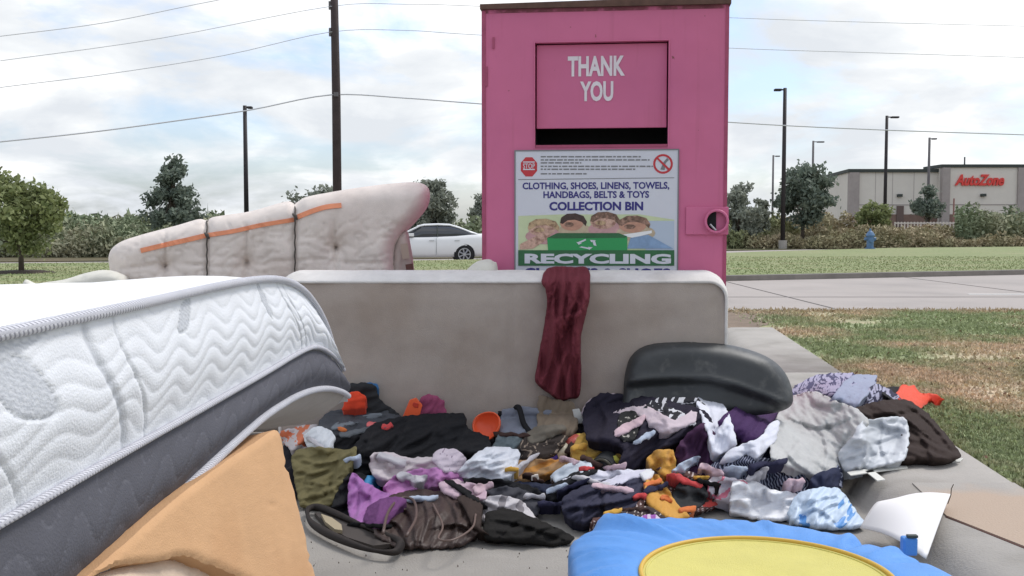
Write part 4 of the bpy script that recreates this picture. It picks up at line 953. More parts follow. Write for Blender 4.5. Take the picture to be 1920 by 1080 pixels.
def item(name, label, cat, pts, mt, amp=.045, wl=.10, rot=0, seed=1, aniso=2.2, step=2.8, round_=.009, wob=1.0, per=4, parent=None, group=None, sharp=1, crease=.45, grow=1.06, lift=None, lines=None, lamp=.03):
    """a cloth lying on the heap: outline followed on the heap surface, rising towards its far side, folds pushed out of it"""
    global S
    pts = np.array(pts, float); cen = pts.mean(0); pts = cen+(pts-cen)*np.array([grow, grow])
    ol = np.array(catmull(pts, per, True)); lin = np.concatenate([np.linspace(pts[k], pts[(k+1) % len(pts)], per, endpoint=False) for k in range(len(pts))]); ol = .5*ol+.5*lin
    d = np.hypot(*(np.roll(ol, -1, 0)-ol).T); L_ = np.concatenate([[0], np.cumsum(d)]); n_ = max(12, int(L_[-1]/(step*1.2)))
    q = np.linspace(0, L_[-1], n_, endpoint=False); olc = np.vstack([ol, ol[:1]])
    ol = np.stack([np.interp(q, L_, olc[:, 0]), np.interp(q, L_, olc[:, 1])], 1)
    ol += np.stack([noise(ol[:, 0]/11, ol[:, 1]/11, seed), noise(ol[:, 0]/11, ol[:, 1]/11, seed+50)], 1)*wob*3.5
    v, f, ed = fill(ol, step)
    px, py = v.T; y0, y1 = py.min(), py.max(); t = ((y1-py)/(y1-y0+1e-6)).clip(0, 1)
    lf = (amp*.75 if lift is None else lift); h = lf*np.sin(t*math.pi/2)
    x, y = hit(px, py, h); mpp = float(np.mean(y))/FPX
    D_ = blur(S, 3)-BASE
    for _ in range(2):
        x, y = hit(px, py, h+np.maximum(samp(D_, x, y), 0)*.8)
    # even out the depth over the cloth
    A = np.stack([np.ones_like(px), (px-cen[0])/60, (py-cen[1])/60, ((px-cen[0])/60)**2, ((py-cen[1])/60)**2, (px-cen[0])*(py-cen[1])/3600], 1)
    co_, *_ = np.linalg.lstsq(A, y, rcond=None); Dm = .65*(A@co_)+.35*y
    e_ = ed*mpp
    c, s_ = math.cos(rot), math.sin(rot); X = px*mpp; Y = -py*mpp
    wx = X+noise(X*7, Y*7, seed+2)*.045; wy = Y+noise(X*7, Y*7, seed+7)*.045
    wl = wl*.88; aniso = aniso*1.7; uu = (wx*c+wy*s_)/wl/aniso; vv = (-wx*s_+wy*c)/wl
    n1_ = noise(uu, vv, seed); n2_ = noise(uu*1.9+5, vv*1.9, seed+3); n3_ = noise(uu*4.1+9, vv*3.7, seed+13); n4_ = noise(X/wl*.45, Y/wl*.45, seed+9)
    rid = np.exp(-(n1_*6.5)**2); rid2 = np.exp(-(n2_*7)**2); cre = (np.abs(n1_)*2.2).clip(0, 1)**.55; cre2 = (np.abs(n3_)*2.4).clip(0, 1)**.6
    hgt = (1-crease)*(.62*rid+.30*rid2)+crease*(.62*cre+.16*cre2)+.35*(n4_+.35).clip(0, 1)+.04*noise(uu*9, vv*8, seed+21)
    pr = np.sqrt(np.clip(1-(1-np.clip(e_/round_, 0, 1))**2, 0, 1))
    push = amp*.9*hgt*(.3+.7*pr)+.003
    X_ = crumple(np.stack([px*mpp, -py*mpp], 1), push*1.25, f, rot, min(1.5, 1.12+amp*4.5), 1.1, 50, .004, cap=amp*1.5)
    px = X_[:, 0]/mpp; py = -X_[:, 1]/mpp; push = X_[:, 2]*1.25+push*.35; 
    E0 = np.array([(t_[a_], t_[(a_+1) % 3]) for t_ in f for a_ in range(3)]); c0 = np.maximum(np.bincount(E0[:, 0], minlength=len(v))+np.bincount(E0[:, 1], minlength=len(v)), 1)
    for _ in range(2): push = .5*push+.5*(np.bincount(E0[:, 0], push[E0[:, 1]], len(v))+np.bincount(E0[:, 1], push[E0[:, 0]], len(v)))/c0
    push = np.maximum(push*1.1+crease_fn(px, py, lines, lamp), .002)
    D = Dm-push
    rx, rz = ray(px, py)
    for _ in range(4):       # never sink into what lies beneath
        x = rx*D; z = H+rz*D; lo = np.maximum(samp(S, x, D), samp(BASE, x, D))+.003
        D = D-np.clip(lo-z, 0, .05)*1.6
    # relax
    E_ = np.array([(t_[a_], t_[(a_+1) % 3]) for t_ in f for a_ in range(3)]); ctr = np.zeros(len(v)); np.add.at(ctr, E_[:, 0], 1); np.add.at(ctr, E_[:, 1], 1)
    for _ in range(3):
        Ds = D+push; acc = np.zeros(len(v)); np.add.at(acc, E_[:, 0], Ds[E_[:, 1]]); np.add.at(acc, E_[:, 1], Ds[E_[:, 0]]); D = .4*Ds+.6*acc/np.maximum(ctr, 1)-push
    ITEMN[0] += 1
    D = np.where(rx*D < 1.0, np.minimum(D, MF-.026-.0008*ITEMN[0]-push*.35), D)
    x = rx*D; z = np.maximum(H+rz*D, groundz(x, D)+.003)
    n = len(v); V1 = np.stack([x, D, z], 1)
    bd = boundary(f); bi = sorted({a for e__ in bd for a in e__}); idx = {a: k for k, a in enumerate(bi)}
    # hem: turned under and back
    Vb = np.array([[x[a]+(x[a]-float(x.mean()))*-.03, D[a]+.018, max(float(groundz(x[a], D[a]+.018))+.001, z[a]-.009)] for a in bi])
    Vc = np.array([[x[a]+(x[a]-float(x.mean()))*-.06, D[a]+.045, max(z[a]-.045, float(groundz(x[a], D[a]))+.001)] for a in bi]); Vc[:, 2] = np.minimum(Vc[:, 2], Vb[:, 2])
    m = len(bi); vs = np.concatenate([V1, Vb, Vc]); vs[:, 1] = np.where(vs[:, 0] < 1.0, np.minimum(vs[:, 1], MF-.022), vs[:, 1])
    fs = [t_[::-1] for t_ in f]+[(a, b, n+idx[b], n+idx[a]) for a, b in bd]+[(n+idx[a], n+idx[b], n+m+idx[b], n+m+idx[a]) for a, b in bd]
    o = mesh(name, vs, fs, mt, parent, smooth=True)
    uv = o.data.uv_layers.new(name='UVMap'); U_ = np.stack([X*c+Y*s_+push*.8, -X*s_+Y*c+push*.8], 1); co = np.concatenate([U_, U_[bi], U_[bi]])
    li = np.zeros(len(o.data.loops), np.int32); o.data.loops.foreach_get('vertex_index', li); uv.data.foreach_set('uv', co[li].reshape(-1).astype(np.float32))
    if parent is None: tag(o, label, cat, group)
    i = np.clip(((x-GX0)/GS+.5).astype(int), 0, S.shape[0]-1); j = np.clip(((D-GY0)/GS+.5).astype(int), 0, S.shape[1]-1)
    T = np.full_like(S, -1); np.maximum.at(T, (i, j), z); T = dilate(T, 1); S = np.maximum(S, np.where(T > 0, T, -1))
    return o

def maroon():
    ol = np.array(catmull([(1022, 508), (1040, 500), (1075, 501), (1103, 505), (1105, 555), (1098, 590), (1088, 640), (1090, 700), (1086, 742), (1068, 748), (1050, 752), (1030, 738), (1005, 716), (1008, 680), (1017, 630), (1026, 575), (1024, 545), (1016, 530)], 7, True))
    v, f, ed = fill(ol, 3.0); e_ = ed*MF/FPX
    px, py = v.T; u = px-1055+(py-600)*.06
    fold = .5+.5*np.sin(u/7.5+noise(px/40, py/90, 3)*4+(py-500)*.012); fold = fold**.7
    big = 1-np.abs(noise(px/26+py/160, py/150, 8))*3.0; big = big.clip(0, 1)
    hang = sstep(500, 540, py)
    d = (.030*fold+.040*big)*(.3+.7*hang)+.012
    # bunched knot and a flap at the right
    d += .030*np.exp(-(((px-1083)/16)**2+((py-570)/34)**2))
    d += .014*(1-np.abs(noise(px/14, py/22, 12))*3).clip(0, 1)*np.exp(-((py-585)/60)**2)
    pr = np.sqrt(np.clip(1-(1-np.clip(e_/.010, 0, 1))**2, 0, 1))
    mp_ = MF/FPX; Xc = crumple(np.stack([px*mp_, -py*mp_], 1), d, f, math.pi/2+.06, 1.5, 1.1, 55, .004, cap=.07); px = Xc[:, 0]/mp_; py = -Xc[:, 1]/mp_; d = Xc[:, 2]*1.3+d*.25+crease_fn(px, py, [[(1052, 515), (1046, 600), (1054, 690), (1060, 745)], [(1082, 512), (1088, 560), (1072, 620), (1078, 738)], [(1036, 550), (1032, 640), (1022, 712)], [(1065, 505), (1066, 560), (1058, 620)], [(1100, 560), (1086, 585), (1064, 592)]], .045); d = np.maximum(d, .003)
    back = sstep(530, 500, py)*.16
    D = MF-.012-.012-d*pr+back
    rx, rz = ray(px, py)
    V1 = np.stack([rx*D, D, H+rz*D], 1)
    V2 = V1.copy(); V2[:, 1] = V2[:, 1]+.004+d*pr*.9*0+.002
    n = len(v); bd = boundary(f)
    o = mesh('maroon_garment', np.concatenate([V1, V2]), [t[::-1] for t in f]+[tuple(n+i for i in t) for t in f]+[(a, b, n+b, n+a) for a, b in bd], M['maroon'], smooth=True)
    tag(o, 'crumpled maroon garment hanging over the top of the long mattress', 'garment')
maroon()
# understorey: dark mixed cloth that fills the heap
def underlayer():
    xs = np.arange(-1.15, 2.15, .016); ys = np.arange(3.95, 6.1, .016)
    X, Y = np.meshgrid(xs, ys, indexing='ij'); h = samp(BASE, X.ravel(), Y.ravel()).reshape(X.shape)
    over = h-groundz(X, Y)
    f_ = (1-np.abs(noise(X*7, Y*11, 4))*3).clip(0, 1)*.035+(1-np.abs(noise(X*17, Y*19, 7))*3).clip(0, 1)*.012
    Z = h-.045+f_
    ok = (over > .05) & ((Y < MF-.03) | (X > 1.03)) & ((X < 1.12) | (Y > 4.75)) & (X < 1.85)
    idx = -np.ones(X.shape, int); vs = []; 
    for a in range(X.shape[0]):
        for b in range(X.shape[1]):
            if ok[a, b]: idx[a, b] = len(vs); vs.append((X[a, b], Y[a, b], Z[a, b]))
    fs = []
    for a in range(X.shape[0]-1):
        for b in range(X.shape[1]-1):
            q = (idx[a, b], idx[a+1, b], idx[a+1, b+1], idx[a, b+1])
            if min(q) >= 0: fs.append(q)
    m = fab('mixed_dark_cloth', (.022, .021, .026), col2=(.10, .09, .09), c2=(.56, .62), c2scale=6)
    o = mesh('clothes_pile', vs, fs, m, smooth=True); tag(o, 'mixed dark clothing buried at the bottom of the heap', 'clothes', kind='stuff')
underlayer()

F = lambda n, c, **k: fab(n, c, **k)
black = F('black_cotton', (.018, .018, .020)); black2 = F('charcoal_cloth', (.035, .036, .038)); dbrown = F('dark_brown_cloth', (.045, .032, .028))
M['plasticbag'] = mat('white_plastic_film', (.66, .68, .73), .5, spec=.35, bump=.3, bscale=60)

def rag_shape(cx_, cy_, L_, W_, an, rg_):
    c, s_ = math.cos(an), math.sin(an); out = []
    for u, v in ((-1, -.5), (-.4, -1), (.3, -.7), (1, -.9), (1.05, .3), (.4, .8), (-.2, .6), (-.9, .9)):
        u += rg_.uniform(-.2, .2); v += rg_.uniform(-.25, .25); out.append((cx_+(u*L_*c-v*W_*s_), cy_+(u*L_*s_*.6+v*W_*c)))
    return out
ANCH = [(572, 822, 'the orange and white packet'), (600, 825, 'the crumpled white paper'), (605, 895, 'the olive trousers'), (670, 795, 'the dark grey backpack'), (790, 820, 'the large black jacket'),
    (911, 798, 'the orange bowl'), (1000, 785, 'the grey blue cloth'), (1046, 785, 'the brown paper bag'), (945, 840, 'the grey teal garment'), (1015, 840, 'the brown speckled shoe'), (1062, 842, 'the cream tube bottle'),
    (1130, 820, 'the mustard cloth'), (1134, 874, 'the round black tin'), (1010, 885, 'the striped tan cloth'), (1230, 820, 'the black and navy dress'), (1175, 765, 'the white and pink blouse'),
    (1400, 800, 'the deep purple garment'), (1315, 850, 'the plum garment'), (1350, 790, 'the upright white sock'), (1420, 840, 'the curving white sock'), (1455, 895, 'the striped navy shirt'), (1530, 820, 'the pale grey T-shirt'),
    (690, 930, 'the lilac top'), (760, 878, 'the pale pinkish shirt'), (810, 905, 'the lilac pink top'), (843, 865, 'the dotted lace top'), (915, 870, 'the crumpled white plastic bag'), (955, 912, 'the black leggings'),
    (955, 940, 'the charcoal garment'), (940, 955, 'the white and grey top'), (990, 995, 'the lone black garment'), (800, 975, 'the brown handbag'), (1120, 908, 'the white folded shirt'), (1070, 882, 'the pale blue white scrap'),
    (1135, 945, 'the navy jeans'), (1190, 975, 'the checked end of the scarf'), (1240, 865, 'the upper golden scarf end'), (1245, 935, 'the golden scarf strip'), (1297, 930, 'the dark round garment'), (1362, 918, 'the pink printed bag'), (868, 918, 'the dusty pink hem'), (640, 985, 'the long black shoe')]
USED = {}
def raglabel(kind, a, b):
    c = sorted(ANCH, key=lambda q: math.hypot(q[0]-a, (q[1]-b)*1.5))
    for k in range(6):
        q = c[k]; side = 'left of' if a < q[0]-8 else 'right of' if a > q[0]+8 else 'behind' if b < q[1] else 'in front of'
        lb = '%s just %s %s' % (kind, side, q[2])
        if lb not in USED: USED[lb] = 1; return lb
    return lb
def rags(spots, mats, name, kinds, group, amp, seed, Lr, Wr):
    rg_ = random.Random(seed)
    for k, (a, b) in enumerate(spots):
        item(name, raglabel(kinds[k % len(kinds)], a, b), 'rag', rag_shape(a, b, rg_.uniform(*Lr), rg_.uniform(*Wr), rg_.uniform(-.9, .9), rg_), mats[k % len(mats)], amp, .05, rg_.uniform(-.6, 1.2), seed*10+k, group=group)
rags([(640, 850), (700, 870), (760, 875), (830, 885), (900, 905), (960, 885), (1010, 850), (1060, 905), (1000, 920), (1120, 905), (1180, 895), (1240, 900), (1300, 890), (1400, 850), (1440, 905), (1230, 830), (1090, 850), (620, 820), (900, 865), (1340, 845)],
     [F('dark_rag', (.02, .02, .022)), F('brown_rag', (.05, .035, .03)), F('dark_blue_rag', (.03, .035, .06))], 'dark_rag', ('small black rag', 'small dark brown rag', 'small dark blue rag'), 'dark rags buried in the heap', .05, 60, (24, 48), (12, 22))
# --- back row, left
item('black_bag', 'black bag slumped against the long mattress behind the orange scrap', 'bag', [(648, 760), (655, 722), (700, 722), (712, 750), (745, 775), (740, 792), (660, 790)], black2, .10, .12, .3, 31)
item('blue_cloth', 'small blue scrap on top of the black bag by the long mattress', 'cloth', [(676, 728), (682, 719), (706, 720), (708, 732), (690, 735)], F('blue_cotton', (.05, .15, .32)), .03, .06, .3, 32)
item('grey_backpack', 'dark grey backpack with straps in the back left of the heap', 'backpack', [(600, 795), (622, 772), (700, 765), (748, 780), (742, 806), (700, 818), (640, 830), (598, 822)], F('grey_nylon', (.075, .08, .09), rough=.7), .06, .09, .1, 33)
item('pink_mesh_bag', 'magenta pink garment against the long mattress behind the black jacket', 'garment', [(782, 784), (786, 752), (806, 740), (830, 752), (838, 780), (820, 790)], F('magenta_cloth', (.30, .07, .14)), .07, .07, .8, 34)
item('black_jacket', 'black jacket sleeve lying under the grey backpack', 'jacket', [(590, 835), (640, 818), (700, 812), (720, 840), (690, 870), (640, 870), (600, 860)], black, .05, .09, .5, 35)
item('striped_packet', 'orange and white printed packet at the left end of the heap', 'packet', [(524, 812), (560, 800), (592, 796), (588, 812), (575, 838), (545, 842)], pattern(mat('white_packet', (.55, .50, .50), .5), 'noise', (.60, .16, .07), 22, .47), .03, .07, .2, 36)
item('white_paper', 'crumpled white paper beside the orange packet', 'paper', [(570, 818), (592, 801), (620, 808), (626, 822), (618, 848), (585, 848)], mat('white_paper', (.66, .68, .70), .8), .05, .05, 1.0, 37, sharp=2)
item('black_jacket', 'large black jacket spread across the back of the heap', 'jacket', [(640, 900), (668, 840), (700, 800), (762, 783), (862, 779), (872, 806), (908, 822), (912, 850), (868, 852), (840, 870), (790, 862), (720, 860), (690, 890), (668, 950), (640, 940)], black, .075, .13, .35, 38, aniso=3, lines=[[(765, 786), (745, 825), (690, 885)], [(830, 784), (800, 828), (735, 855)], [(872, 806), (850, 835), (800, 860)], [(700, 805), (682, 850), (655, 900)], [(905, 830), (870, 838), (840, 862)]], lamp=0.05)
item('olive_trousers', 'crumpled khaki olive trousers next to the orange foam block', 'trousers', [(550, 860), (562, 845), (600, 840), (648, 846), (665, 838), (662, 862), (645, 900), (626, 945), (590, 950), (566, 945), (556, 905)], F('olive_canvas', (.18, .155, .075)), .06, .065, .25, 39, sharp=1.6, lines=[[(562, 862), (600, 872), (640, 860), (664, 846)], [(575, 905), (615, 908), (652, 882)], [(640, 850), (630, 890), (610, 940)], [(560, 885), (590, 890), (625, 880)], [(580, 935), (605, 930), (630, 915)]], lamp=0.035)
# --- middle back
item('grey_cloth', 'dull grey blue cloth beside the orange bowl', 'cloth', [(938, 800), (945, 770), (990, 764), (1055, 780), (1058, 800), (1010, 818), (960, 822), (935, 838)], F('grey_blue_cloth', (.20, .215, .26)), .05, .09, .2, 40)
item('brown_paper_bag', 'brown paper bag standing against the long mattress below the maroon garment', 'bag', [(1010, 800), (1012, 745), (1045, 752), (1075, 758), (1082, 800), (1070, 822), (1030, 822)], mat('kraft_paper', (.20, .155, .11), .85, var=.15), .06, .12, 1.2, 41)
item('grey_tshirt', 'grey teal garment right of the orange bowl', 'garment', [(925, 838), (938, 812), (975, 818), (980, 842), (960, 856), (930, 852)], F('grey_teal', (.14, .17, .18)), .05, .07, .4, 42)
item('camouflage_shoe', 'brown speckled shoe in the middle of the heap', 'shoe', [(970, 842), (990, 818), (1035, 808), (1062, 822), (1048, 846), (1020, 862), (980, 864)], pattern(F('brown_speckled', (.05, .04, .035)), 'noise', (.28, .22, .17), 40, .42), .05, .06, .2, 43)
item('yellow_cloth', 'mustard yellow cloth under the black dress', 'cloth', [(1075, 850), (1090, 815), (1140, 812), (1180, 840), (1170, 880), (1130, 892), (1085, 880)], F('mustard', (.40, .24, .05)), .05, .08, .3, 44)
item('lime_cloth', 'yellow green strip beside the black roll', 'cloth', [(1070, 890), (1090, 865), (1150, 856), (1160, 868), (1110, 880), (1090, 900)], F('lime', (.42, .40, .07)), .03, .05, .3, 45)
item('tan_cloth', 'orange and tan striped cloth in the middle of the heap', 'cloth', [(935, 905), (955, 870), (1000, 862), (1085, 865), (1080, 880), (1010, 892), (1000, 908)], pattern(F('tan_cloth', (.42, .25, .12)), 'stripe', (.52, .24, .06), 18, .4, 1.3), .035, .07, .05, 46)
item('black_dress', 'black and navy dress draped on the right centre of the heap', 'dress', [(1098, 790), (1102, 762), (1130, 742), (1180, 742), (1240, 752), (1310, 770), (1330, 800), (1290, 850), (1235, 850), (1200, 880), (1160, 870), (1170, 840), (1120, 828), (1105, 825)], F('navy_black', (.025, .022, .035)), .08, .16, .5, 47, aniso=3, lines=[[(1180, 745), (1200, 800), (1172, 865)], [(1300, 785), (1245, 830), (1205, 878)], [(1120, 755), (1135, 790), (1120, 825)], [(1240, 755), (1250, 800), (1225, 845)]], lamp=0.05)
item('speckled_blouse', 'black and white speckled blouse under the dark plastic shell', 'top', [(1210, 765), (1235, 748), (1300, 746), (1320, 760), (1312, 790), (1280, 800), (1235, 786)], pattern(F('black_floral', (.03, .03, .035)), 'noise', (.55, .55, .58), 38, .44), .04, .07, .3, 48)
item('white_lace_blouse', 'white and pink blouse laid over the black dress', 'blouse', [(1095, 775), (1112, 748), (1150, 740), (1180, 748), (1225, 768), (1262, 786), (1300, 765), (1296, 792), (1250, 812), (1222, 800), (1205, 782), (1150, 774), (1105, 782)], F('pinkish_white', (.55, .46, .50)), .035, .05, .15, 49, aniso=3)
item('purple_garment', 'dark purple garment right of the white sock', 'garment', [(1350, 790), (1385, 762), (1440, 745), (1462, 752), (1452, 785), (1420, 820), (1390, 845), (1362, 840)], F('deep_purple', (.055, .025, .085)), .07, .10, .9, 50, lines=[[(1460, 755), (1415, 800), (1380, 840)], [(1430, 750), (1395, 785), (1362, 820)]], lamp=0.04)
item('purple_garment', 'dark purple garment left of the white sock, above the orange scarf', 'garment', [(1268, 850), (1285, 820), (1320, 795), (1345, 820), (1372, 862), (1345, 895), (1305, 898), (1280, 885)], F('plum', (.06, .025, .06)), .06, .10, 1.0, 51)
item('navy_cloth', 'navy cloth under the white socks', 'cloth', [(1340, 880), (1365, 850), (1450, 830), (1470, 850), (1450, 885), (1380, 900)], F('navy_cloth', (.02, .022, .05)), .05, .09, .3, 52)
# --- right group on the sidewalk
item('floral_blouse', 'grey violet floral blouse at the back right of the heap', 'blouse', [(1485, 745), (1500, 720), (1535, 704), (1590, 700), (1620, 712), (1580, 735), (1540, 750), (1500, 758)], pattern(F('violet_floral', (.36, .34, .46)), 'noise', (.045, .04, .11), 46, .49), .05, .08, .3, 53)
item('floral_blouse', 'black and lilac floral blouse under the plain blue grey shirt', 'blouse', [(1585, 770), (1612, 745), (1640, 722), (1668, 732), (1690, 752), (1650, 765), (1610, 778)], pattern(F('lilac_floral', (.34, .34, .44)), 'noise', (.02, .02, .05), 50, .52), .05, .07, .9, 54)
item('blue_shirt', 'plain blue grey shirt lying over the floral blouses', 'shirt', [(1555, 755), (1580, 722), (1600, 706), (1640, 704), (1640, 725), (1612, 752), (1590, 785), (1560, 775)], F('blue_grey_shirt', (.29, .32, .42)), .05, .10, .5, 55, aniso=3, lines=[[(1600, 712), (1615, 735), (1600, 775)], [(1580, 730), (1600, 745), (1630, 722)]], lamp=0.03)
item('brown_jacket', 'dark brown jacket hanging over the edge of the lawn at the right end', 'jacket', [(1600, 790), (1608, 768), (1650, 755), (1700, 752), (1735, 775), (1770, 815), (1797, 852), (1770, 862), (1720, 858), (1690, 862), (1690, 800), (1640, 795)], dbrown, .085, .09, -.5, 56, aniso=2.6, lines=[[(1640, 768), (1700, 790), (1765, 838)], [(1610, 782), (1670, 776), (1725, 768)], [(1700, 800), (1730, 825), (1745, 858)], [(1700, 760), (1745, 795), (1785, 845)]], lamp=0.05)
item('black_cloth', 'black scrap beside the orange rag', 'cloth', [(1655, 738), (1662, 727), (1688, 726), (1692, 748), (1678, 752)], black, .035, .06, .3, 57)
item('orange_rag', 'bright orange red rag on the grass at the far right', 'rag', [(1683, 738), (1692, 724), (1715, 724), (1726, 738), (1745, 738), (1768, 748), (1742, 752), (1725, 765), (1702, 760), (1688, 750)], F('orange_red', (.72, .085, .04)), .06, .06, .5, 58)
item('striped_shirt', 'navy shirt with thin pale stripes under the white sock', 'shirt', [(1335, 900), (1345, 868), (1395, 858), (1450, 862), (1500, 878), (1560, 868), (1575, 890), (1570, 915), (1530, 930), (1460, 925), (1390, 905)], pattern(F('striped_navy', (.028, .03, .055)), 'stripe', (.28, .30, .38), 75, .38, .2), .06, .09, .3, 59, aniso=2.5)
item('grey_tshirt', 'large pale grey T-shirt crumpled on top of the right side', 'shirt', [(1450, 855), (1448, 820), (1462, 780), (1480, 748), (1530, 738), (1572, 758), (1605, 770), (1625, 795), (1600, 830), (1572, 850), (1572, 885), (1530, 892), (1500, 880), (1470, 868)], F('heather_grey', (.47, .47, .46)), .115, .12, -.7, 60, aniso=1.2, crease=.6, lines=[[(1470, 782), (1500, 793), (1535, 802), (1572, 794), (1590, 786)], [(1522, 742), (1524, 754), (1545, 762), (1568, 758)], [(1500, 822), (1484, 842), (1462, 862)], [(1536, 806), (1548, 838), (1542, 884)], [(1556, 800), (1578, 822), (1600, 842)], [(1474, 848), (1490, 868), (1512, 884)], [(1500, 760), (1480, 775), (1466, 800)], [(1590, 790), (1600, 810), (1580, 845)]], lamp=0.05)
item('plastic_bag', 'flattened translucent plastic bag at the kerb edge', 'bag', [(1575, 850), (1600, 820), (1618, 792), (1690, 784), (1702, 812), (1692, 862), (1640, 874), (1590, 882)], mat('clear_film', (.52, .54, .57), .5, spec=.35), .035, .06, .3, 61, sharp=2, lines=[[(1600, 825), (1640, 830), (1695, 812)], [(1620, 800), (1625, 840), (1615, 875)], [(1660, 795), (1650, 835), (1665, 868)], [(1590, 860), (1630, 850), (1680, 850)]], lamp=0.03)
# white socks
item('white_sock', 'upright white sock or legging in front of the dark plastic shell', 'sock', [(1308, 750), (1328, 733), (1345, 745), (1362, 768), (1380, 830), (1340, 852), (1330, 820), (1318, 785)], F('white_cotton', (.68, .69, .76)), .045, .09, 1.3, 62, aniso=3, round_=.02, lines=[[(1328, 740), (1335, 780), (1350, 845)], [(1345, 760), (1352, 800), (1370, 835)]], lamp=0.025)
item('white_sock', 'second white sock curving toward the pale grey T-shirt', 'sock', [(1352, 866), (1372, 842), (1425, 820), (1445, 795), (1458, 790), (1455, 820), (1435, 845), (1420, 858), (1400, 852), (1380, 862)], F('white_cotton_b', (.66, .67, .74)), .05, .08, .4, 63, aniso=3, round_=.02)
# --- front row
item('black_garment', 'black cloth showing between the khaki trousers and the lilac top', 'cloth', [(622, 960), (632, 925), (655, 890), (690, 895), (700, 940), (690, 975), (650, 975)], black, .04, .08, .5, 64)
item('blue_bottle_cap', 'small bright blue scrap under the white shirt', 'scrap', [(684, 915), (688, 893), (708, 895), (712, 916)], mat('bright_blue', (.04, .22, .42), .5), .03, .06, .4, 65)
item('lilac_top', 'lilac purple top at the left of the heap', 'top', [(655, 960), (656, 905), (664, 888), (685, 905), (720, 925), (745, 930), (735, 950), (700, 968), (672, 985)], F('lilac', (.38, .16, .40)), .06, .06, .9, 66, lines=[[(668, 895), (675, 930), (668, 970)], [(690, 910), (695, 945), (685, 975)], [(720, 930), (705, 950), (690, 960)]], lamp=0.03)
item('white_shirt', 'pale pinkish white shirt in the left centre', 'shirt', [(697, 872), (705, 850), (740, 850), (765, 860), (810, 858), (845, 880), (880, 905), (850, 915), (790, 898), (740, 905), (705, 892)], F('dusty_white', (.60, .53, .54)), .06, .08, .2, 67, aniso=2.6, lines=[[(715, 875), (765, 868), (830, 885)], [(740, 895), (790, 882), (850, 895)], [(720, 855), (735, 870), (730, 892)]], lamp=0.03)
item('magenta_top', 'lilac pink top below the pale pinkish shirt', 'top', [(722, 915), (745, 892), (790, 880), (850, 880), (890, 905), (900, 930), (850, 932), (800, 920), (760, 935), (735, 932)], F('pink_lilac', (.50, .22, .46)), .05, .06, .15, 68, aniso=2.8, lines=[[(745, 905), (800, 893), (860, 890)], [(770, 925), (820, 905), (880, 912)], [(740, 918), (775, 905), (800, 902)]], lamp=0.03)
item('lace_top', 'white dotted lace top beside the white plastic bag', 'top', [(812, 862), (820, 845), (850, 842), (872, 858), (868, 882), (835, 884)], pattern(F('lace', (.58, .50, .56)), 'dots', (.22, .16, .22), 70, .18), .04, .05, .3, 69)
pb = item('plastic_bag', 'crumpled white plastic bag with a blue corner in the middle of the heap', 'bag', [(862, 885), (885, 858), (915, 840), (955, 840), (972, 850), (968, 868), (950, 900), (915, 905), (880, 900)], M['plasticbag'], .075, .055, .4, 70, sharp=2, lines=[[(880, 870), (915, 862), (950, 845)], [(900, 895), (925, 870), (955, 868)], [(870, 885), (900, 880), (930, 890)]], lamp=0.035)
item('blue_scrap', 'blue printed scrap at the corner of the white plastic bag', 'scrap', [(950, 862), (956, 842), (972, 846), (968, 868)], mat('blue_film', (.05, .22, .45), .4), .02, .05, .4, 71)
item('black_leggings', 'black leggings stretched in front of the white plastic bag', 'leggings', [(872, 898), (930, 898), (985, 908), (1020, 925), (1030, 935), (985, 925), (925, 915), (885, 912)], black, .04, .07, .1, 72, aniso=3)
item('charcoal_garment', 'charcoal garment arching over a white one at the front', 'garment', [(880, 948), (905, 925), (950, 912), (995, 925), (1012, 948), (1000, 965), (960, 945), (915, 948)], F('charcoal', (.06, .06, .07)), .05, .09, .2, 73, aniso=3)
item('white_striped_top', 'white and grey top between charcoal garments at the front', 'top', [(872, 948), (900, 935), (940, 930), (975, 940), (1000, 968), (1020, 985), (960, 985), (915, 982), (885, 972)], pattern(F('white_grey', (.56, .53, .54)), 'stripe', (.25, .23, .24), 14, .35, .2), .045, .07, .15, 74, aniso=3)
item('black_garment', 'black garment lying alone at the front centre of the pavement', 'garment', [(912, 1010), (915, 965), (950, 955), (985, 965), (1030, 985), (1070, 1005), (1066, 1016), (1035, 1022), (960, 1014)], F('black_jersey', (.016, .015, .014)), .06, .11, .25, 75, aniso=2.4, lines=[[(925, 975), (980, 985), (1050, 1010)], [(940, 1005), (960, 985), (985, 968)], [(990, 1015), (1010, 995), (1035, 990)]], lamp=0.035)
item('brown_leather_bag', 'dark brown leather bag slumped on the pavement at the front left', 'handbag', [(706, 1000), (712, 962), (730, 935), (775, 922), (830, 925), (870, 945), (895, 970), (890, 1000), (862, 1022), (800, 1026), (745, 1024)], mat('brown_leather', (.050, .031, .026), .5, var=.25, vscale=10, bump=.3, bscale=120, spec=.35), .075, .16, 1.1, 76, aniso=2.2, crease=.3, lines=[[(732, 940), (768, 968), (778, 1020)], [(835, 930), (856, 975), (842, 1020)], [(790, 928), (800, 970), (790, 1010)], [(715, 975), (745, 985), (760, 1015)], [(820, 990), (860, 985), (885, 1000)]], lamp=0.05)
item('white_shirt', 'white folded shirt above the navy jeans', 'shirt', [(1035, 925), (1060, 900), (1105, 885), (1180, 882), (1218, 882), (1205, 898), (1140, 908), (1090, 932), (1050, 940)], F('white_cloth_c', (.62, .62, .70)), .05, .07, .25, 77, aniso=3)
item('black_strap', 'black waistband strip left of the white folded shirt', 'cloth', [(1020, 935), (1030, 915), (1062, 895), (1090, 882), (1120, 885), (1080, 902), (1050, 925), (1040, 940)], black, .04, .06, .5, 78)
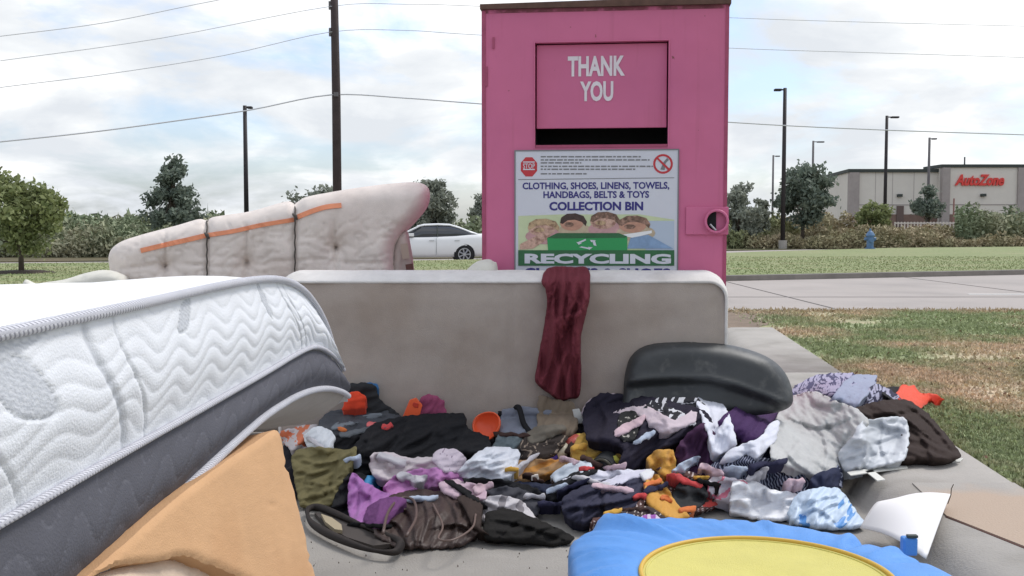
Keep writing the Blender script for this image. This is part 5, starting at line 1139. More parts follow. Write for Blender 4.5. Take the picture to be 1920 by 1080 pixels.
item('white_tissue', 'pale blue white scrap beside the yellow green strip', 'scrap', [(1035, 892), (1060, 872), (1100, 864), (1108, 880), (1075, 892), (1045, 905)], F('pale_blue_white', (.55, .60, .66)), .03, .05, .4, 79)
item('navy_jeans', 'dark navy jeans bunched in the front centre right', 'jeans', [(1060, 965), (1058, 935), (1090, 915), (1140, 900), (1200, 890), (1216, 910), (1200, 940), (1195, 975), (1140, 985), (1085, 980)], F('dark_denim', (.042, .042, .068)), .09, .10, .5, 80, aniso=2.2, lines=[[(1075, 935), (1130, 918), (1205, 902)], [(1065, 955), (1120, 950), (1195, 935)], [(1140, 905), (1130, 945), (1145, 980)], [(1090, 975), (1100, 950), (1120, 930)]], lamp=0.05)
item('patterned_scarf', 'brown and red patterned scarf along the front of the heap', 'scarf', [(1112, 1000), (1120, 970), (1180, 965), (1205, 930), (1215, 905), (1235, 880), (1280, 885), (1320, 900), (1348, 930), (1335, 950), (1285, 965), (1250, 985), (1200, 995), (1150, 1003)], pattern(pattern(F('brown_print', (.10, .055, .05)), 'check', (.50, .42, .40), 62, .42, .6), 'noise', (.50, .07, .06), 9, .40), .05, .07, .5, 81)
item('black_garment', 'dark round garment enclosed by the patterned scarf', 'garment', [(1262, 930), (1275, 905), (1305, 900), (1325, 920), (1320, 945), (1290, 960), (1268, 950)], black2, .05, .08, .4, 82)
item('orange_scarf', 'folded golden orange scarf end above the patterned scarf', 'scarf', [(1214, 862), (1232, 845), (1262, 845), (1266, 870), (1272, 888), (1245, 890), (1225, 878)], F('golden', (.56, .29, .06)), .05, .04, .3, 83)
item('orange_scarf', 'golden orange scarf strip crossing the patterned scarf toward the blue cover', 'scarf', [(1210, 925), (1214, 898), (1235, 892), (1250, 915), (1270, 945), (1290, 966), (1262, 974), (1235, 962), (1216, 945)], F('golden_b', (.56, .29, .06)), .055, .035, 1.9, 84, aniso=4)
item('printed_bag', 'pink and white printed plastic bag end right of the patterned scarf', 'bag', [(1328, 918), (1332, 898), (1360, 895), (1398, 905), (1400, 935), (1375, 945), (1345, 935)], pattern(mat('printed_film', (.62, .58, .62), .4), 'noise', (.62, .18, .25), 18, .45), .05, .05, .4, 85)
item('plastic_bag', 'white plastic bag behind the blue cover', 'bag', [(1372, 955), (1378, 905), (1410, 902), (1445, 918), (1490, 925), (1530, 940), (1520, 968), (1450, 975), (1390, 965)], mat('milky_film', (.74, .74, .76), .6, spec=.3), .065, .07, .2, 86, sharp=1.6, lines=[[(1385, 925), (1430, 925), (1500, 950)], [(1420, 910), (1410, 940), (1430, 968)], [(1460, 925), (1470, 950), (1460, 970)]], lamp=0.022)
item('plastic_bag', 'translucent blue and white plastic bag beside the kerb', 'bag', [(1480, 960), (1500, 925), (1545, 915), (1575, 920), (1600, 955), (1620, 985), (1560, 990), (1495, 980)], pattern(mat('blue_white_film', (.50, .60, .72), .45, spec=.4), 'noise', (.10, .28, .60), 9, .38), .07, .05, .8, 87, sharp=1.8, lines=[[(1500, 950), (1540, 935), (1580, 930)], [(1530, 980), (1550, 950), (1585, 945)], [(1500, 970), (1530, 955), (1560, 975)]], lamp=0.035)


item('purple_knit', 'deep purple knit top hem next to the brown handbag', 'top', [(684, 985), (690, 950), (730, 932), (760, 938), (742, 960), (715, 990)], F('purple_knit', (.16, .06, .17)), .05, .05, .6, 101)
item('coral_scrap', 'small coral red scrap on the grey backpack', 'scrap', [(688, 798), (692, 790), (704, 792), (708, 800), (700, 803)], mat('coral', (.70, .16, .16), .5), .02, .04, .2, 102)
item('white_scrap', 'tiny white scrap below the grey backpack', 'scrap', [(662, 812), (668, 807), (676, 808), (674, 815)], F('white_bit', (.6, .6, .6)), .02, .04, .2, 103)
item('dark_cloth', 'dark cloth stretching below the patterned scarf and behind the blue cover', 'cloth', [(1140, 985), (1170, 960), (1215, 950), (1250, 975), (1235, 1000), (1180, 1004)], pattern(F('dark_checks', (.06, .045, .045)), 'check', (.45, .40, .36), 70, .35, .3), .04, .06, .1, 104)
item('violet_scrap', 'violet and white scrap between the patterned scarf and the blue cover', 'scrap', [(1198, 985), (1204, 968), (1228, 966), (1240, 976), (1222, 990)], pattern(F('violet_bit', (.30, .10, .36)), 'stripe', (.6, .5, .6), 30, .4), .03, .05, .2, 105)
item('red_band', 'red trim band of the patterned scarf near the orange strip', 'cloth', [(1252, 890), (1275, 888), (1292, 900), (1318, 908), (1310, 915), (1275, 903)], F('red_band', (.50, .06, .06)), .025, .05, .1, 106)
item('navy_sleeve', 'navy sleeve hanging beside the kerb under the pale grey T-shirt', 'sleeve', [(1520, 900), (1540, 885), (1570, 878), (1576, 895), (1568, 912), (1540, 918)], F('navy_sleeve', (.035, .04, .075)), .05, .07, 1.2, 107)
item('speckled_cloth', 'black cloth with pale specks right under the white and pink blouse', 'cloth', [(1158, 800), (1165, 775), (1190, 772), (1198, 800), (1186, 825), (1168, 825)], pattern(F('specks', (.03, .03, .03)), 'noise', (.40, .38, .34), 40, .40), .03, .05, .7, 108)
item('grey_white_hem', 'grey and white shirt hem over the left end of the navy jeans', 'cloth', [(1130, 905), (1165, 890), (1215, 880), (1222, 890), (1180, 900), (1140, 916)], F('hem_white', (.56, .55, .64)), .035, .05, .3, 109)
item('dusty_pink_hem', 'dusty pink shirt hem over the right end of the lilac pink top', 'cloth', [(825, 905), (860, 900), (905, 915), (910, 935), (870, 940), (835, 925)], F('dusty_pink', (.55, .40, .46)), .05, .05, .2, 110, aniso=3)
item('dark_hem', 'dark brown sleeve lying between the handbag and the white grey top', 'sleeve', [(860, 935), (890, 930), (905, 950), (900, 985), (915, 1000), (890, 990), (875, 960)], dbrown, .04, .07, 1.0, 111)
item('wrinkled_strip', 'crumpled olive grey cloth beside the cream tube bottle', 'cloth', [(985, 820), (1005, 800), (1050, 796), (1062, 806), (1035, 818), (1000, 832)], F('olive_grey', (.17, .15, .12)), .04, .05, .2, 112)
item('white_tissue', 'small white tissue at the right end of the white folded shirt', 'scrap', [(1200, 890), (1212, 880), (1226, 884), (1222, 896), (1208, 900)], F('tissue', (.66, .66, .68)), .03, .04, .2, 113)

rags([(735, 862), (905, 915), (1045, 915), (1105, 900), (1155, 875), (1290, 870), (1420, 888), (1490, 905), (790, 935), (980, 870), (1068, 862), (1210, 820), (1000, 930), (1150, 915), (1380, 880), (770, 895), (1180, 800), (660, 860), (590, 830), (1330, 880)],
     [F('pale_rag', (.52, .50, .52)), F('pinkish_rag', (.55, .40, .44)), F('bluish_rag', (.42, .48, .58))], 'pale_rag', ('thin off-white rag', 'thin pinkish rag', 'thin bluish rag'), 'pale rag strips on top of the heap', .035, 61, (16, 36), (5, 10))
rags([(880, 930), (1030, 945), (1000, 895), (690, 985), (1230, 915), (1180, 955), (1330, 905), (1075, 910), (960, 815), (860, 915), (1440, 870), (1110, 865)],
     [F('black_strip', (.015, .015, .016)), F('navy_strip', (.03, .03, .06)), F('brown_strip', (.06, .035, .03))], 'dark_strip', ('narrow black strip', 'narrow navy strip', 'narrow brown strip'), 'dark cloth strips on top of the heap', .035, 62, (20, 40), (4, 8))
rags([(1250, 935), (1085, 838), (1200, 930), (640, 805), (1315, 895), (1100, 878), (1225, 905), (960, 880), (725, 800), (1290, 955), (1150, 960)], [F('orange_strip', (.62, .17, .05)), F('golden_strip', (.58, .33, .06)), F('red_strip', (.52, .06, .06))], 'bright_strip', ('tiny orange cloth scrap', 'tiny golden cloth scrap', 'tiny red cloth scrap'), 'bright scraps in the heap', .03, 63, (8, 18), (4, 7))
# ---------------------------------------------------------------- hard and shaped small things in the heap
def on_heap(px, py, up=.0):
    x, y = hit(np.array([px]), np.array([py]), up); x, y = float(x[0]), float(mat_limit(x, y, 0)[0]); return x, y, float(samp(S, np.array([x]), np.array([y]))[0])
def strap(name, label, cat, pts, r_, mt, up=.02, flatten=None):
    q = []
    for a, b in pts:
        x, y, z_ = on_heap(a, b, up); q.append((x, y, max(z_+r_*.6, H+float(ray(a, b)[1])*y)))
    q = catmull(q, 5); o = MB().tube(q, r_, 8).build(name, mt, smooth=True); tag(o, label, cat); return o
# orange bowl-like cap
def bowl(name, label, cat, px, py, rpx, mt, tilt, squash=.75, up=.06):
    x, y, z_ = on_heap(px, py+rpx*.6, 0); D = y-.04; r_ = rpx*D/FPX
    c = Vector(P(px, py, D)); rows, cols = 8, 26; vs = []
    Rm = Matrix.Rotation(R(tilt[0]), 3, 'X') @ Matrix.Rotation(R(tilt[1]), 3, 'Y')
    for sh in (1.0, .93):
        for i in range(rows):
            ph = math.pi/2*(i/(rows-1)); 
            for k in range(cols):
                t = 2*math.pi*k/cols; rr_ = r_*sh*math.cos(ph)*(1+.05*math.sin(3*t)); p = Vector((rr_*math.cos(t), rr_*math.sin(t)*.95, -r_*sh*squash*math.sin(ph)))
                vs.append(c+Rm @ p)
    n = rows*cols; fs = []
    for s in (0, 1):
        for i in range(rows-1):
            for k in range(cols):
                q = (s*n+i*cols+k, s*n+i*cols+(k+1) % cols, s*n+(i+1)*cols+(k+1) % cols, s*n+(i+1)*cols+k); fs.append(q if s else q[::-1])
    fs += [(k, (k+1) % cols, n+(k+1) % cols, n+k) for k in range(cols)]
    o = mesh(name, vs, fs, mt, smooth=True); tag(o, label, cat); return o
M['orange_pl'] = mat('orange_plastic', (.80, .12, .04), .4, var=.05)
bowl('plastic_bowl', 'bright orange plastic bowl tipped on its side by the black jacket', 'bowl', 911, 798, 30, M['orange_pl'], (62, -28), .75)
o = item('orange_rag', 'orange red rag lying on the black bag at the back left', 'rag', [(643, 768), (652, 742), (668, 733), (684, 742), (684, 764), (660, 766)], F('orange_red_b', (.72, .07, .03)), .05, .05, .6, 90)
def card(name, label, cat, q, D, mt, th=.012, hole=None):
    f_ = [Vector(P(a, b, D)) for a, b in q]; nrm = Vector((0, 1, 0)); vs = f_+[p+nrm*th for p in f_]; n = len(q)
    o = mesh(name, vs, [tuple(range(n)), tuple(range(n, 2*n))[::-1]]+[(i, n+i, n+(i+1) % n, (i+1) % n) for i in range(n)], mt); m = o.modifiers.new('b', 'BEVEL'); m.width = .003; m.segments = 2; tag(o, label, cat); return o
x_, y_, z_ = on_heap(772, 783)
tg = empty('orange_tag', (x_, y_, z_), 0, 'orange plastic tag sticking up in front of the pink garment', 'tag')
c1 = card('tag_body', None, None, [(753, 786), (768, 750), (780, 746), (792, 760), (786, 782), (776, 790)], MF-.10, M['orange_pl']); reparent(c1, tg)
c2 = card('tag_window', None, None, [(773, 759), (776, 754), (785, 757), (784, 765), (776, 764)], MF-.103, mat('red_plastic', (.5, .04, .02), .4), .004); reparent(c2, tg)
item('backpack_strap', 'grey webbing strap lying across the dark grey backpack', 'strap', [(622, 800), (640, 790), (690, 778), (712, 776), (712, 783), (690, 787), (645, 799), (626, 806)], F('webbing', (.19, .21, .23)), .02, .05, .2, 120, crease=.1)
item('grey_frame_strap', 'second grey strap under the coral scrap on the backpack', 'strap', [(640, 812), (690, 800), (745, 786), (750, 792), (700, 808), (645, 820)], F('webbing_b', (.13, .14, .15)), .02, .05, .2, 121, crease=.1)
o = strap('black_strap', 'thick black strap arching beside the orange bowl', 'strap', [(935, 776), (958, 775), (972, 790), (982, 806), (998, 822)], .013, black, .03)
def loopbag():
    """long dark sandal-like loop with pale insole at the front left"""
    r_ = empty('black_sandal', G(660, 1000), 0, 'long black shoe with pale insole at the front beside the foam block', 'shoe')
    rim = [(578, 955), (600, 952), (640, 968), (690, 990), (745, 1012), (750, 1026), (735, 1036), (690, 1030), (640, 1012), (600, 992), (580, 975)]
    q = [Vector(G(a, b, .03)) for a, b in rim]
    o = MB().tube(catmull(q, 5, True), [.007+.009*abs(math.sin(k*.17+.6)) for k in range(55)], 8, True).build('upper', mat('shoe_leather', (.020, .014, .012), .75, var=.3, vscale=20), smooth=True); reparent(o, r_)
    ins = [G(a, b, .018) for a, b in ((590, 962), (612, 962), (648, 978), (700, 1000), (735, 1020), (700, 1024), (650, 1008), (610, 985))]
    o = MB().prism([(p[0], p[1]) for p in ins][::-1], .004, .020).build('sole', mat('shoe_sole', (.06, .05, .045), .8)); reparent(o, r_)
    ins = [G(a, b, .03) for a, b in ((602, 965), (622, 972), (640, 985), (642, 996), (628, 994), (610, 980))]
    o = MB().prism([(p[0], p[1]) for p in ins][::-1], .0205, .034).build('insole', mat('pale_insole', (.36, .30, .20), .8)); reparent(o, r_)
loopbag()
strap('bag_strap', 'brown leather strap looping over the brown handbag', 'strap', [(718, 1000), (728, 960), (750, 935), (775, 938), (780, 970), (762, 1005)], .0055, mat('strap_leather', (.10, .065, .055), .45), .10)
strap('bag_strap', 'thin brown strap trailing right of the brown handbag', 'strap', [(812, 945), (830, 985), (822, 1010), (850, 1012), (885, 990), (892, 965)], .0038, mat('strap_leather_b', (.14, .095, .08), .45), .09)
# lotion bottle
def bottle():
    a = Vector(P(1034, 858, 4.34)); b = Vector(P(1085, 826, 4.42)); d = (b-a)
    r_ = empty('lotion_bottle', a, 0, 'cream and red tube shaped bottle with a violet cap in the middle of the heap', 'bottle')
    for nm, t0, t1, rr0, rr1, m in (('bottle_body', .12, .55, .026, .032, mat('cream_plastic', (.62, .56, .42), .35)), ('bottle_label', .55, 1.0, .0325, .033, mat('red_label', (.46, .09, .07), .4)), ('bottle_cap', -.12, .12, .020, .024, mat('violet_cap', (.12, .08, .42), .35)), ('bottle_end', 1.0, 1.12, .032, .026, mat('yellow_plastic', (.62, .42, .10), .35))):
        o = MB().tube([a+d*t0, a+d*((t0+t1)/2), a+d*t1], [rr0, (rr0+rr1)/2*1.02, rr1], 16).build(nm, m, smooth=True); reparent(o, r_)
bottle()
def roll(px, py, rpx, D, name, label, cat, mt):
    c = Vector(P(px, py, D)); r_ = rpx*D/FPX; ax = Vector((.35, .9, .1)).normalized()
    rt = empty(name, c, 0, label, cat)
    o = MB().tube([c-ax*.05, c-ax*.047, c+ax*.05], [r_*.8, r_, r_*.95], 22).build('roll_body', mt, smooth=False); reparent(o, rt)
    pts_ = []; u = ax.cross(Vector((0, 0, 1))).normalized(); v = ax.cross(u)
    o = MB().tube([c-ax*.052+(u*math.cos(t)+v*math.sin(t))*r_*.86 for t in np.linspace(0, 6.28, 22, endpoint=False)], .006, 6, True).build('roll_rim', mat('dark_rim', (.05, .045, .03), .4), smooth=True); reparent(o, rt)
roll(1134, 874, 24, 4.22, 'shoe_polish_tin', 'round black lidded tin in the centre of the heap', 'tin', black2)
o = card('white_card', 'small white card standing next to the black dress', 'card', [(1080, 796), (1073, 768), (1086, 766), (1096, 792)], MF-.12, mat('card_white', (.52, .52, .50), .7), .004)
o = card('small_plug', 'small pale block lying before the tan cloth', 'block', [(996, 902), (996, 892), (1009, 890), (1011, 900)], 4.14, mat('pale_block', (.62, .56, .50), .6), .02)
# dark plastic shell
M['shell'] = mat('dark_grey_plastic', (.036, .039, .040), .5, col2=(.085, .085, .08), c2=(.60, .72), c2scale=9, var=.2, vscale=18, bump=.05, bscale=30, spec=.5)
def shell_disp(px, py, e_):
    line = np.interp(px, [1165, 1215, 1260, 1330, 1380, 1440, 1490], [718, 712, 709, 711, 724, 745, 770])
    return -.050*sstep(-2, 12, py-line)+.012*np.exp(-((py-line+5)/5)**2)+.02*noise(px/120, py/60, 3)
o = puffy('plastic_shell', [(1170, 772), (1168, 735), (1172, 695), (1184, 664), (1212, 645), (1262, 639), (1330, 641), (1390, 651), (1440, 670), (1470, 698), (1484, 735), (1478, 762), (1430, 776), (1330, 780), (1220, 778)], 4.66, .20, M['shell'], 5, .065, shell_disp, tilt=.35, pyref=760, backs=.55)
tag(o, 'dark grey rounded plastic shell leaning against the right end of the long mattress', 'plastic shell')
o.location.y = -.02
# curved white foam sheet on the kerb
def white_sheet():
    c00 = np.array(P(1612, 990, 3.62)); c10 = np.array(P(1736, 1046, 3.12)); c01 = np.array(P(1655, 943, 3.72)); c11 = np.array(P(1782, 926, 3.66))
    n = 16; vs = []
    for i in range(n+1):
        for j in range(n+1):
            u, v = i/n, j/n; p = (c00*(1-u)+c10*u)*(1-v)+(c01*(1-u)+c11*u)*v
            p = p+np.array([0, -.03, .05])*math.sin(math.pi*v)*(1-u*.7)+np.array([0, 0, .02])*math.sin(math.pi*u); vs.append(p)
    fs = [(i*(n+1)+j, (i+1)*(n+1)+j, (i+1)*(n+1)+j+1, i*(n+1)+j+1) for i in range(n) for j in range(n)]
    o = mesh('foam_sheet', vs, fs, mat('white_foam', (.80, .78, .77), .7), smooth=True); m = o.modifiers.new('s', 'SOLIDIFY'); m.thickness = .006
    tag(o, 'curved white foam sheet propped on the kerb behind the blue cover', 'foam sheet')
white_sheet()
o = MB().tube([P(1777, 945, 3.67), P(1783, 928, 3.67), P(1784, 916, 3.68), P(1788, 908, 3.68)], .0018, 5).build('twig', M['bark']); tag(o, 'thin dark twig standing by the tip of the white foam sheet', 'twig')
# scraps on the sidewalk
for pts_, lab in (([(1588, 886), (1625, 880), (1668, 877), (1700, 874), (1702, 878), (1650, 884), (1595, 892)], 'long white paper strip on the sidewalk below the clear bag'),
                  ([(1622, 884), (1636, 882), (1660, 900), (1645, 902)], 'short white paper scrap on the sidewalk near the kerb'),
                  ([(1765, 868), (1772, 862), (1806, 860), (1800, 866)], 'white scrap beside the brown jacket at the lawn edge')):
    q = [G(a, b, .124) for a, b in pts_]; o = MB().prism([(p[0], p[1]) for p in q][::-1], .1225, .1265).build('paper_scrap', mat('scrap_white', (.66, .65, .60), .8)); tag(o, lab, 'paper scrap')

gr_ = np.random.default_rng(77); n = 420; gx_ = gr_.uniform(-1.2, 1.25, n); gy_2 = gr_.uniform(3.0, 4.35, n)
o = quads('grit', np.stack([gx_, gy_2, np.full(n, .003)], 1), gr_.uniform(.002, .008, n), 1.3, .6, mat('grit_bits', (.14, .11, .09), .9, var=.5, vscale=50), seed=8); tag(o, 'fine grit and leaf crumbs on the pavement in front of the heap', 'grit', kind='stuff')
# ---------------------------------------------------------------- blue and yellow round cover
def toy():
    blue = fab('blue_nylon', (.10, .29, .68), rough=.5, var=.08, col2=(.075, .24, .58), c2=(.52, .7), c2scale=5); yel = fab('yellow_vinyl', (.60, .54, .15), rough=.5, var=.06, col2=(.53, .46, .12), c2=(.55, .75), c2scale=4)
    zc = .26; cx_, cy_, _ = G(1437, 1084, zc)
    r = empty('play_seat', (cx_, cy_, 0), 0, 'round blue fabric pad with a yellow centre in the bottom right corner', 'play pad')
    n = 220
    def out_r(t):   # t: angle, 0 = +x, 90 = away from camera
        d = math.degrees(t) % 360
        return float(np.interp(d, [0, 20, 40, 60, 80, 100, 120, 140, 160, 180, 220, 270, 320, 340, 360], [.52, .515, .51, .54, .585, .62, .675, .61, .52, .48, .48, .48, .48, .50, .52]))
    prof = [(.0, .000), (.03, .003), (.08, .007), (.14, .009), (.22, .010), (.32, .010), (.42, .009), (.52, .007), (.62, .004), (.72, .0), (.82, -.006), (.9, -.012), (.96, -.02), (1.0, -.035)]
    R0 = .318
    rows = []
    for f_, dz_ in prof:
        row = []
        for k in range(n):
            t = 2*math.pi*k/n; ro = out_r(t); rr_ = R0+(ro-R0)*f_
            w_ = .012*math.sin(math.pi*min(1, f_))*float(noise(1.3*math.cos(t)+f_*.5, 1.3*math.sin(t), 4))*1.2
            # two long creases and pinches
            for tc_, s_, a_ in ((113, 1.2, -.020), (118, 2.4, .034), (124, 1.2, -.014), (36, 1.3, -.022), (41, 2.4, .016), (84, 1.0, -.006), (98, .8, .005), (62, .8, -.006), (150, 1.2, -.014), (155, 2.4, .012), (24, 2.0, .016), (14, 1.4, -.014), (107, .8, -.008), (91, .7, .007), (74, .9, -.008), (70, 1.6, .008), (52, .8, -.008), (133, .9, -.010), (138, 1.8, .010), (165, 1.0, -.010), (172, 2, .012)):
                dd = (math.degrees(t)-tc_-f_*7+180) % 360-180; w_ += a_*math.exp(-(dd/s_)**2)*min(1, f_*1.6)
            w_ += 0
            row.append((rr_*math.cos(t), rr_*math.sin(t), zc+dz_+w_))
        rows.append(row)
    for f_, z_ in ((1.0, .12), (.97, .05), (.9, .003)):
        rows.append([((R0+(out_r(2*math.pi*k/n)-R0)*f_)*math.cos(2*math.pi*k/n), (R0+(out_r(2*math.pi*k/n)-R0)*f_)*math.sin(2*math.pi*k/n), z_) for k in range(n)])
    vs = [p for row in rows for p in row]; fs = []
    for i in range(len(rows)-1):
        for k in range(n): fs.append((i*n+k, i*n+(k+1) % n, (i+1)*n+(k+1) % n, (i+1)*n+k)[::-1])
    mesh('blue_rim', vs, fs, blue, r, smooth=True)
    vs = []; fs = []; m = 14
    for i in range(m+1):
        rr_ = R0*(i/m)
        for k in range(60):
            t = 2*math.pi*k/60; vs.append((rr_*math.cos(t), rr_*math.sin(t), zc+.004-.02*(1-(i/m)**2)+float(noise(rr_*6*math.cos(t), rr_*6*math.sin(t), 2))*.010*(1-i/m)))
    for i in range(m):
        for k in range(60): fs.append((i*60+k, (i+1)*60+k, (i+1)*60+(k+1) % 60, i*60+(k+1) % 60))
    mesh('yellow_centre', vs, fs, yel, r, smooth=True)
    pp = mat('yellow_piping', (.62, .40, .07), .5)
    MB().tube([((R0)*math.cos(t), R0*math.sin(t), zc+.006) for t in np.linspace(0, 2*math.pi, 90, endpoint=False)], .0065, 7, True).build('piping', pp, r, smooth=True)
    MB().tube([((R0-.014)*math.cos(t), (R0-.014)*math.sin(t), zc+.002) for t in np.linspace(0, 2*math.pi, 90, endpoint=False)], .0032, 6, True).build('piping', yel, r, smooth=True)
    # buckle and tab at the back right
    q = Vector(P(1706, 1012, 2.86))-Vector((cx_, cy_, 0))
    b_ = MB().box(q.x-.022, q.x+.02, q.y-.012, q.y+.02, q.z-.045, q.z+.008).build('webbing_tab', blue, r, bevel=.006)
    MB().box(q.x-.012, q.x+.018, q.y-.016, q.y+.0, q.z+.009, q.z+.017).build('buckle', M['cap'], r, bevel=.002)
    # puckered corner flap at the right
    fl = []; 
    for i in range(13):
        for j in range(9):
            u, v = i/12, j/8; a = R(2+u*30); rr_ = .46+v*.13*math.sin(math.pi*min(1, u*1.05))**.6
            fl.append((rr_*math.cos(a), rr_*math.sin(a), zc-.035-.10*v*v+.018*math.sin(u*9+v*2)*v+.01))
    mesh('corner_flap', fl, [(i*9+j, (i+1)*9+j, (i+1)*9+j+1, i*9+j+1) for i in range(12) for j in range(8)], blue, r, smooth=True).modifiers.new('s', 'SOLIDIFY').thickness = .004
toy()

# ---------------------------------------------------------------- near quilted mattress
def near_mattress():
    A_ = .62
    top = [(-420, 722), (0, 630), (240, 578), (400, 541), (480, 527), (530, 528), (566, 546), (592, 578), (610, 614), (622, 652), (628, 676)]
    mid = [(-420, 1226), (0, 986), (215, 862), (400, 757), (500, 700), (548, 671), (580, 656), (600, 657), (618, 668), (632, 682), (642, 698)]
    bot = [(-420, 1560), (0, 1232), (170, 1080), (380, 880), (480, 790), (530, 755), (562, 738), (592, 729), (618, 728), (640, 734), (652, 742)]
    def rail(r, ts):
        r = np.array(r, float); out = []
        # parameter: by index normalised on depth
        D = A_*FPX/(1010-r[:, 0]); idx = np.arange(len(r))
        cat = np.array(catmull(np.column_stack([r, D, idx]), 12))
        k = np.interp(ts, np.linspace(0, 1, len(cat)), np.arange(len(cat)))
        return np.stack([np.interp(k, np.arange(len(cat)), cat[:, c]) for c in range(3)], 1)
    n = 420; 
    # common parameter: distribute so that world spacing is roughly even
    ts = np.linspace(0, 1, 1200); rt_ = rail(mid, ts); pm = np.array([P(a, b, d) for a, b, d in rt_]); L_ = np.concatenate([[0], np.cumsum(np.linalg.norm(np.diff(pm, axis=0), axis=1))])
    tt = np.interp(np.linspace(0, L_[-1], n), L_, ts); LEN = L_[-1]; sl = np.linspace(0, LEN, n)
    def world(r): q = rail(r, tt); return np.array([P(a, b, d) for a, b, d in q])
    T, Mi, Bo = world(top), world(mid), world(bot)
    root = empty('quilted_mattress', (-.9, 2.0, 0), 0, 'thick white and grey quilted mattress in the left foreground, bowed over foam', 'mattress')
    nx = np.array([1., 0, 0])
    def col_attr(o, cols):
        a = o.data.color_attributes.new('tone', 'FLOAT_COLOR', 'POINT'); a.data.foreach_set('color', np.column_stack([cols, cols, cols, np.ones(len(cols))]).reshape(-1).astype(np.float32))
    def vmat(name, c1, c2, rough=.85):
        m = fab(name, c1, rough, .04); t = m.node_tree; b, c = get_c(m); at = t.nodes.new('ShaderNodeAttribute'); at.attribute_name = 'tone'
        x = t.nodes.new('ShaderNodeMix'); x.data_type = 'RGBA'; t.links.new(at.outputs['Fac'], x.inputs[0]); t.links.new(c, x.inputs[6]); x.inputs[7].default_value = (*c2, 1); t.links.new(x.outputs[2], b.inputs['Base Color']); return m
    def panel(name, A, Bq, rows, fn, mt, bulge):
        vs = []; tone = []; tv_ = np.linspace(0, 1, rows)
        hgt = np.linalg.norm(A-Bq, axis=1)
        Sg, Tg = np.meshgrid(np.arange(n), tv_, indexing='ij')
        base = A[Sg]*(1-Tg[..., None])+Bq[Sg]*Tg[..., None]
        # panel normal
        ds = np.gradient((A+Bq)/2, axis=0); dt = Bq-A; nn = np.cross(dt, ds); nn /= np.linalg.norm(nn, axis=1)[:, None]; nn *= np.sign(nn[:, 0])[:, None]
        d, tn = fn(sl[Sg], Tg*hgt[Sg], Tg)
        edge = np.sin(np.pi*Tg)**.5
        q = base+nn[Sg]*((d+bulge*np.sin(np.pi*Tg))*edge)[..., None]
        fs = []; idx = np.arange(n*rows).reshape(n, rows)
        a, b, c, d_ = idx[:-1, :-1], idx[1:, :-1], idx[1:, 1:], idx[:-1, 1:]
        fs = np.stack([a, d_, c, b], -1).reshape(-1, 4).tolist()
        o = mesh(name, q.reshape(-1, 3), fs, mt, root, smooth=True); col_attr(o, tn.reshape(-1)); o.matrix_parent_inverse = Matrix.Translation(-root.location)
        return o
    HW = .215
    # positions along the length of features, measured on the mid seam from px
    def s_of(px): return float(np.interp(px, rail(mid, tt)[:, 0], sl))
    sA, sB, sC = s_of(215), s_of(560), s_of(0)
    def quilt(s, t, T01):
        # flowing stitched waves along the length, the pitch follows the panel height
        ph = t/.031+.50*np.sin(2*np.pi*s/.205+.5*np.sin(s*7)+t*4)+.22*np.sin(2*np.pi*s/.53+1.0)
        g = np.abs(np.sin(np.pi*ph)); d = .0028*g**.6-.002
        line = sstep(.10, .0, g); tone = .20*line
        # S-curved seam bands crossing the panel
        for s0, wd, amp_ in ((sA-.03, .010, 1.), (sA+.055, .0035, .8), (sB-.02, .004, .7), (sB+.03, .003, .7), (sC-.02, .003, .5)):
            xc = s0-.085*np.cos(T01*np.pi*.9)-.02+.0*s
            bnd = np.exp(-((s-xc)/wd)**2); d -= .006*bnd; tone = np.maximum(tone, .55*amp_*bnd)
        # woven mesh leaves
        for (ls, lt, a, b_, ro) in ((s_of(22), .064, .080, .036, .55), (s_of(330), .035, .05, .022, -.5), (s_of(505), .045, .055, .022, 1.2), (sC+.03, .012, .11, .014, -.2)):
            u = (s-ls)*math.cos(ro)+(t-lt)*math.sin(ro); v = -(s-ls)*math.sin(ro)+(t-lt)*math.cos(ro)
            rr_ = (u/a)**2+(np.abs(v)/(b_*(1-.35*np.abs(u/a)))).clip(0, 9)**2
            m_ = sstep(1.04, .94, rr_); chk = ((np.floor(s/.0042)+np.floor(t/.0042)) % 2)
            tone = tone*(1-m_)+m_*(.38+.30*chk); d = d*(1-m_)+m_*(-.001)
            d -= .004*np.exp(-((rr_-1)/.10)**2); tone = np.maximum(tone, .45*np.exp(-((rr_-1)/.07)**2))
        tone = np.maximum(tone, .6*sstep(.93, 1.0, T01))
        return d, tone
    panel('quilted_side', T, Mi, 74, quilt, vmat('white_knit', (.77, .785, .82), (.36, .38, .42)), .018)
    def gquilt(s, t, T01):
        ph = t/.034+.9*np.sin(2*np.pi*s/.17+1.2*np.sin(t*24))
        g = np.abs(np.sin(np.pi*ph*.5)); d = .0025*g**.5-.002
        line = sstep(.10, .0, g)*.55
        ph2 = s/.17+.55*np.sin(t*34+s*5); g2 = np.abs(np.sin(np.pi*ph2)); l2 = sstep(.035, .0, g2)*.5
        return d-.002*l2, np.maximum(line*.75, l2*.6)
    panel('grey_side', Mi+np.array([.002, 0, -.004]), Bo, 40, gquilt, vmat('dark_grey_knit', (.105, .105, .122), (.21, .21, .24)), .016)
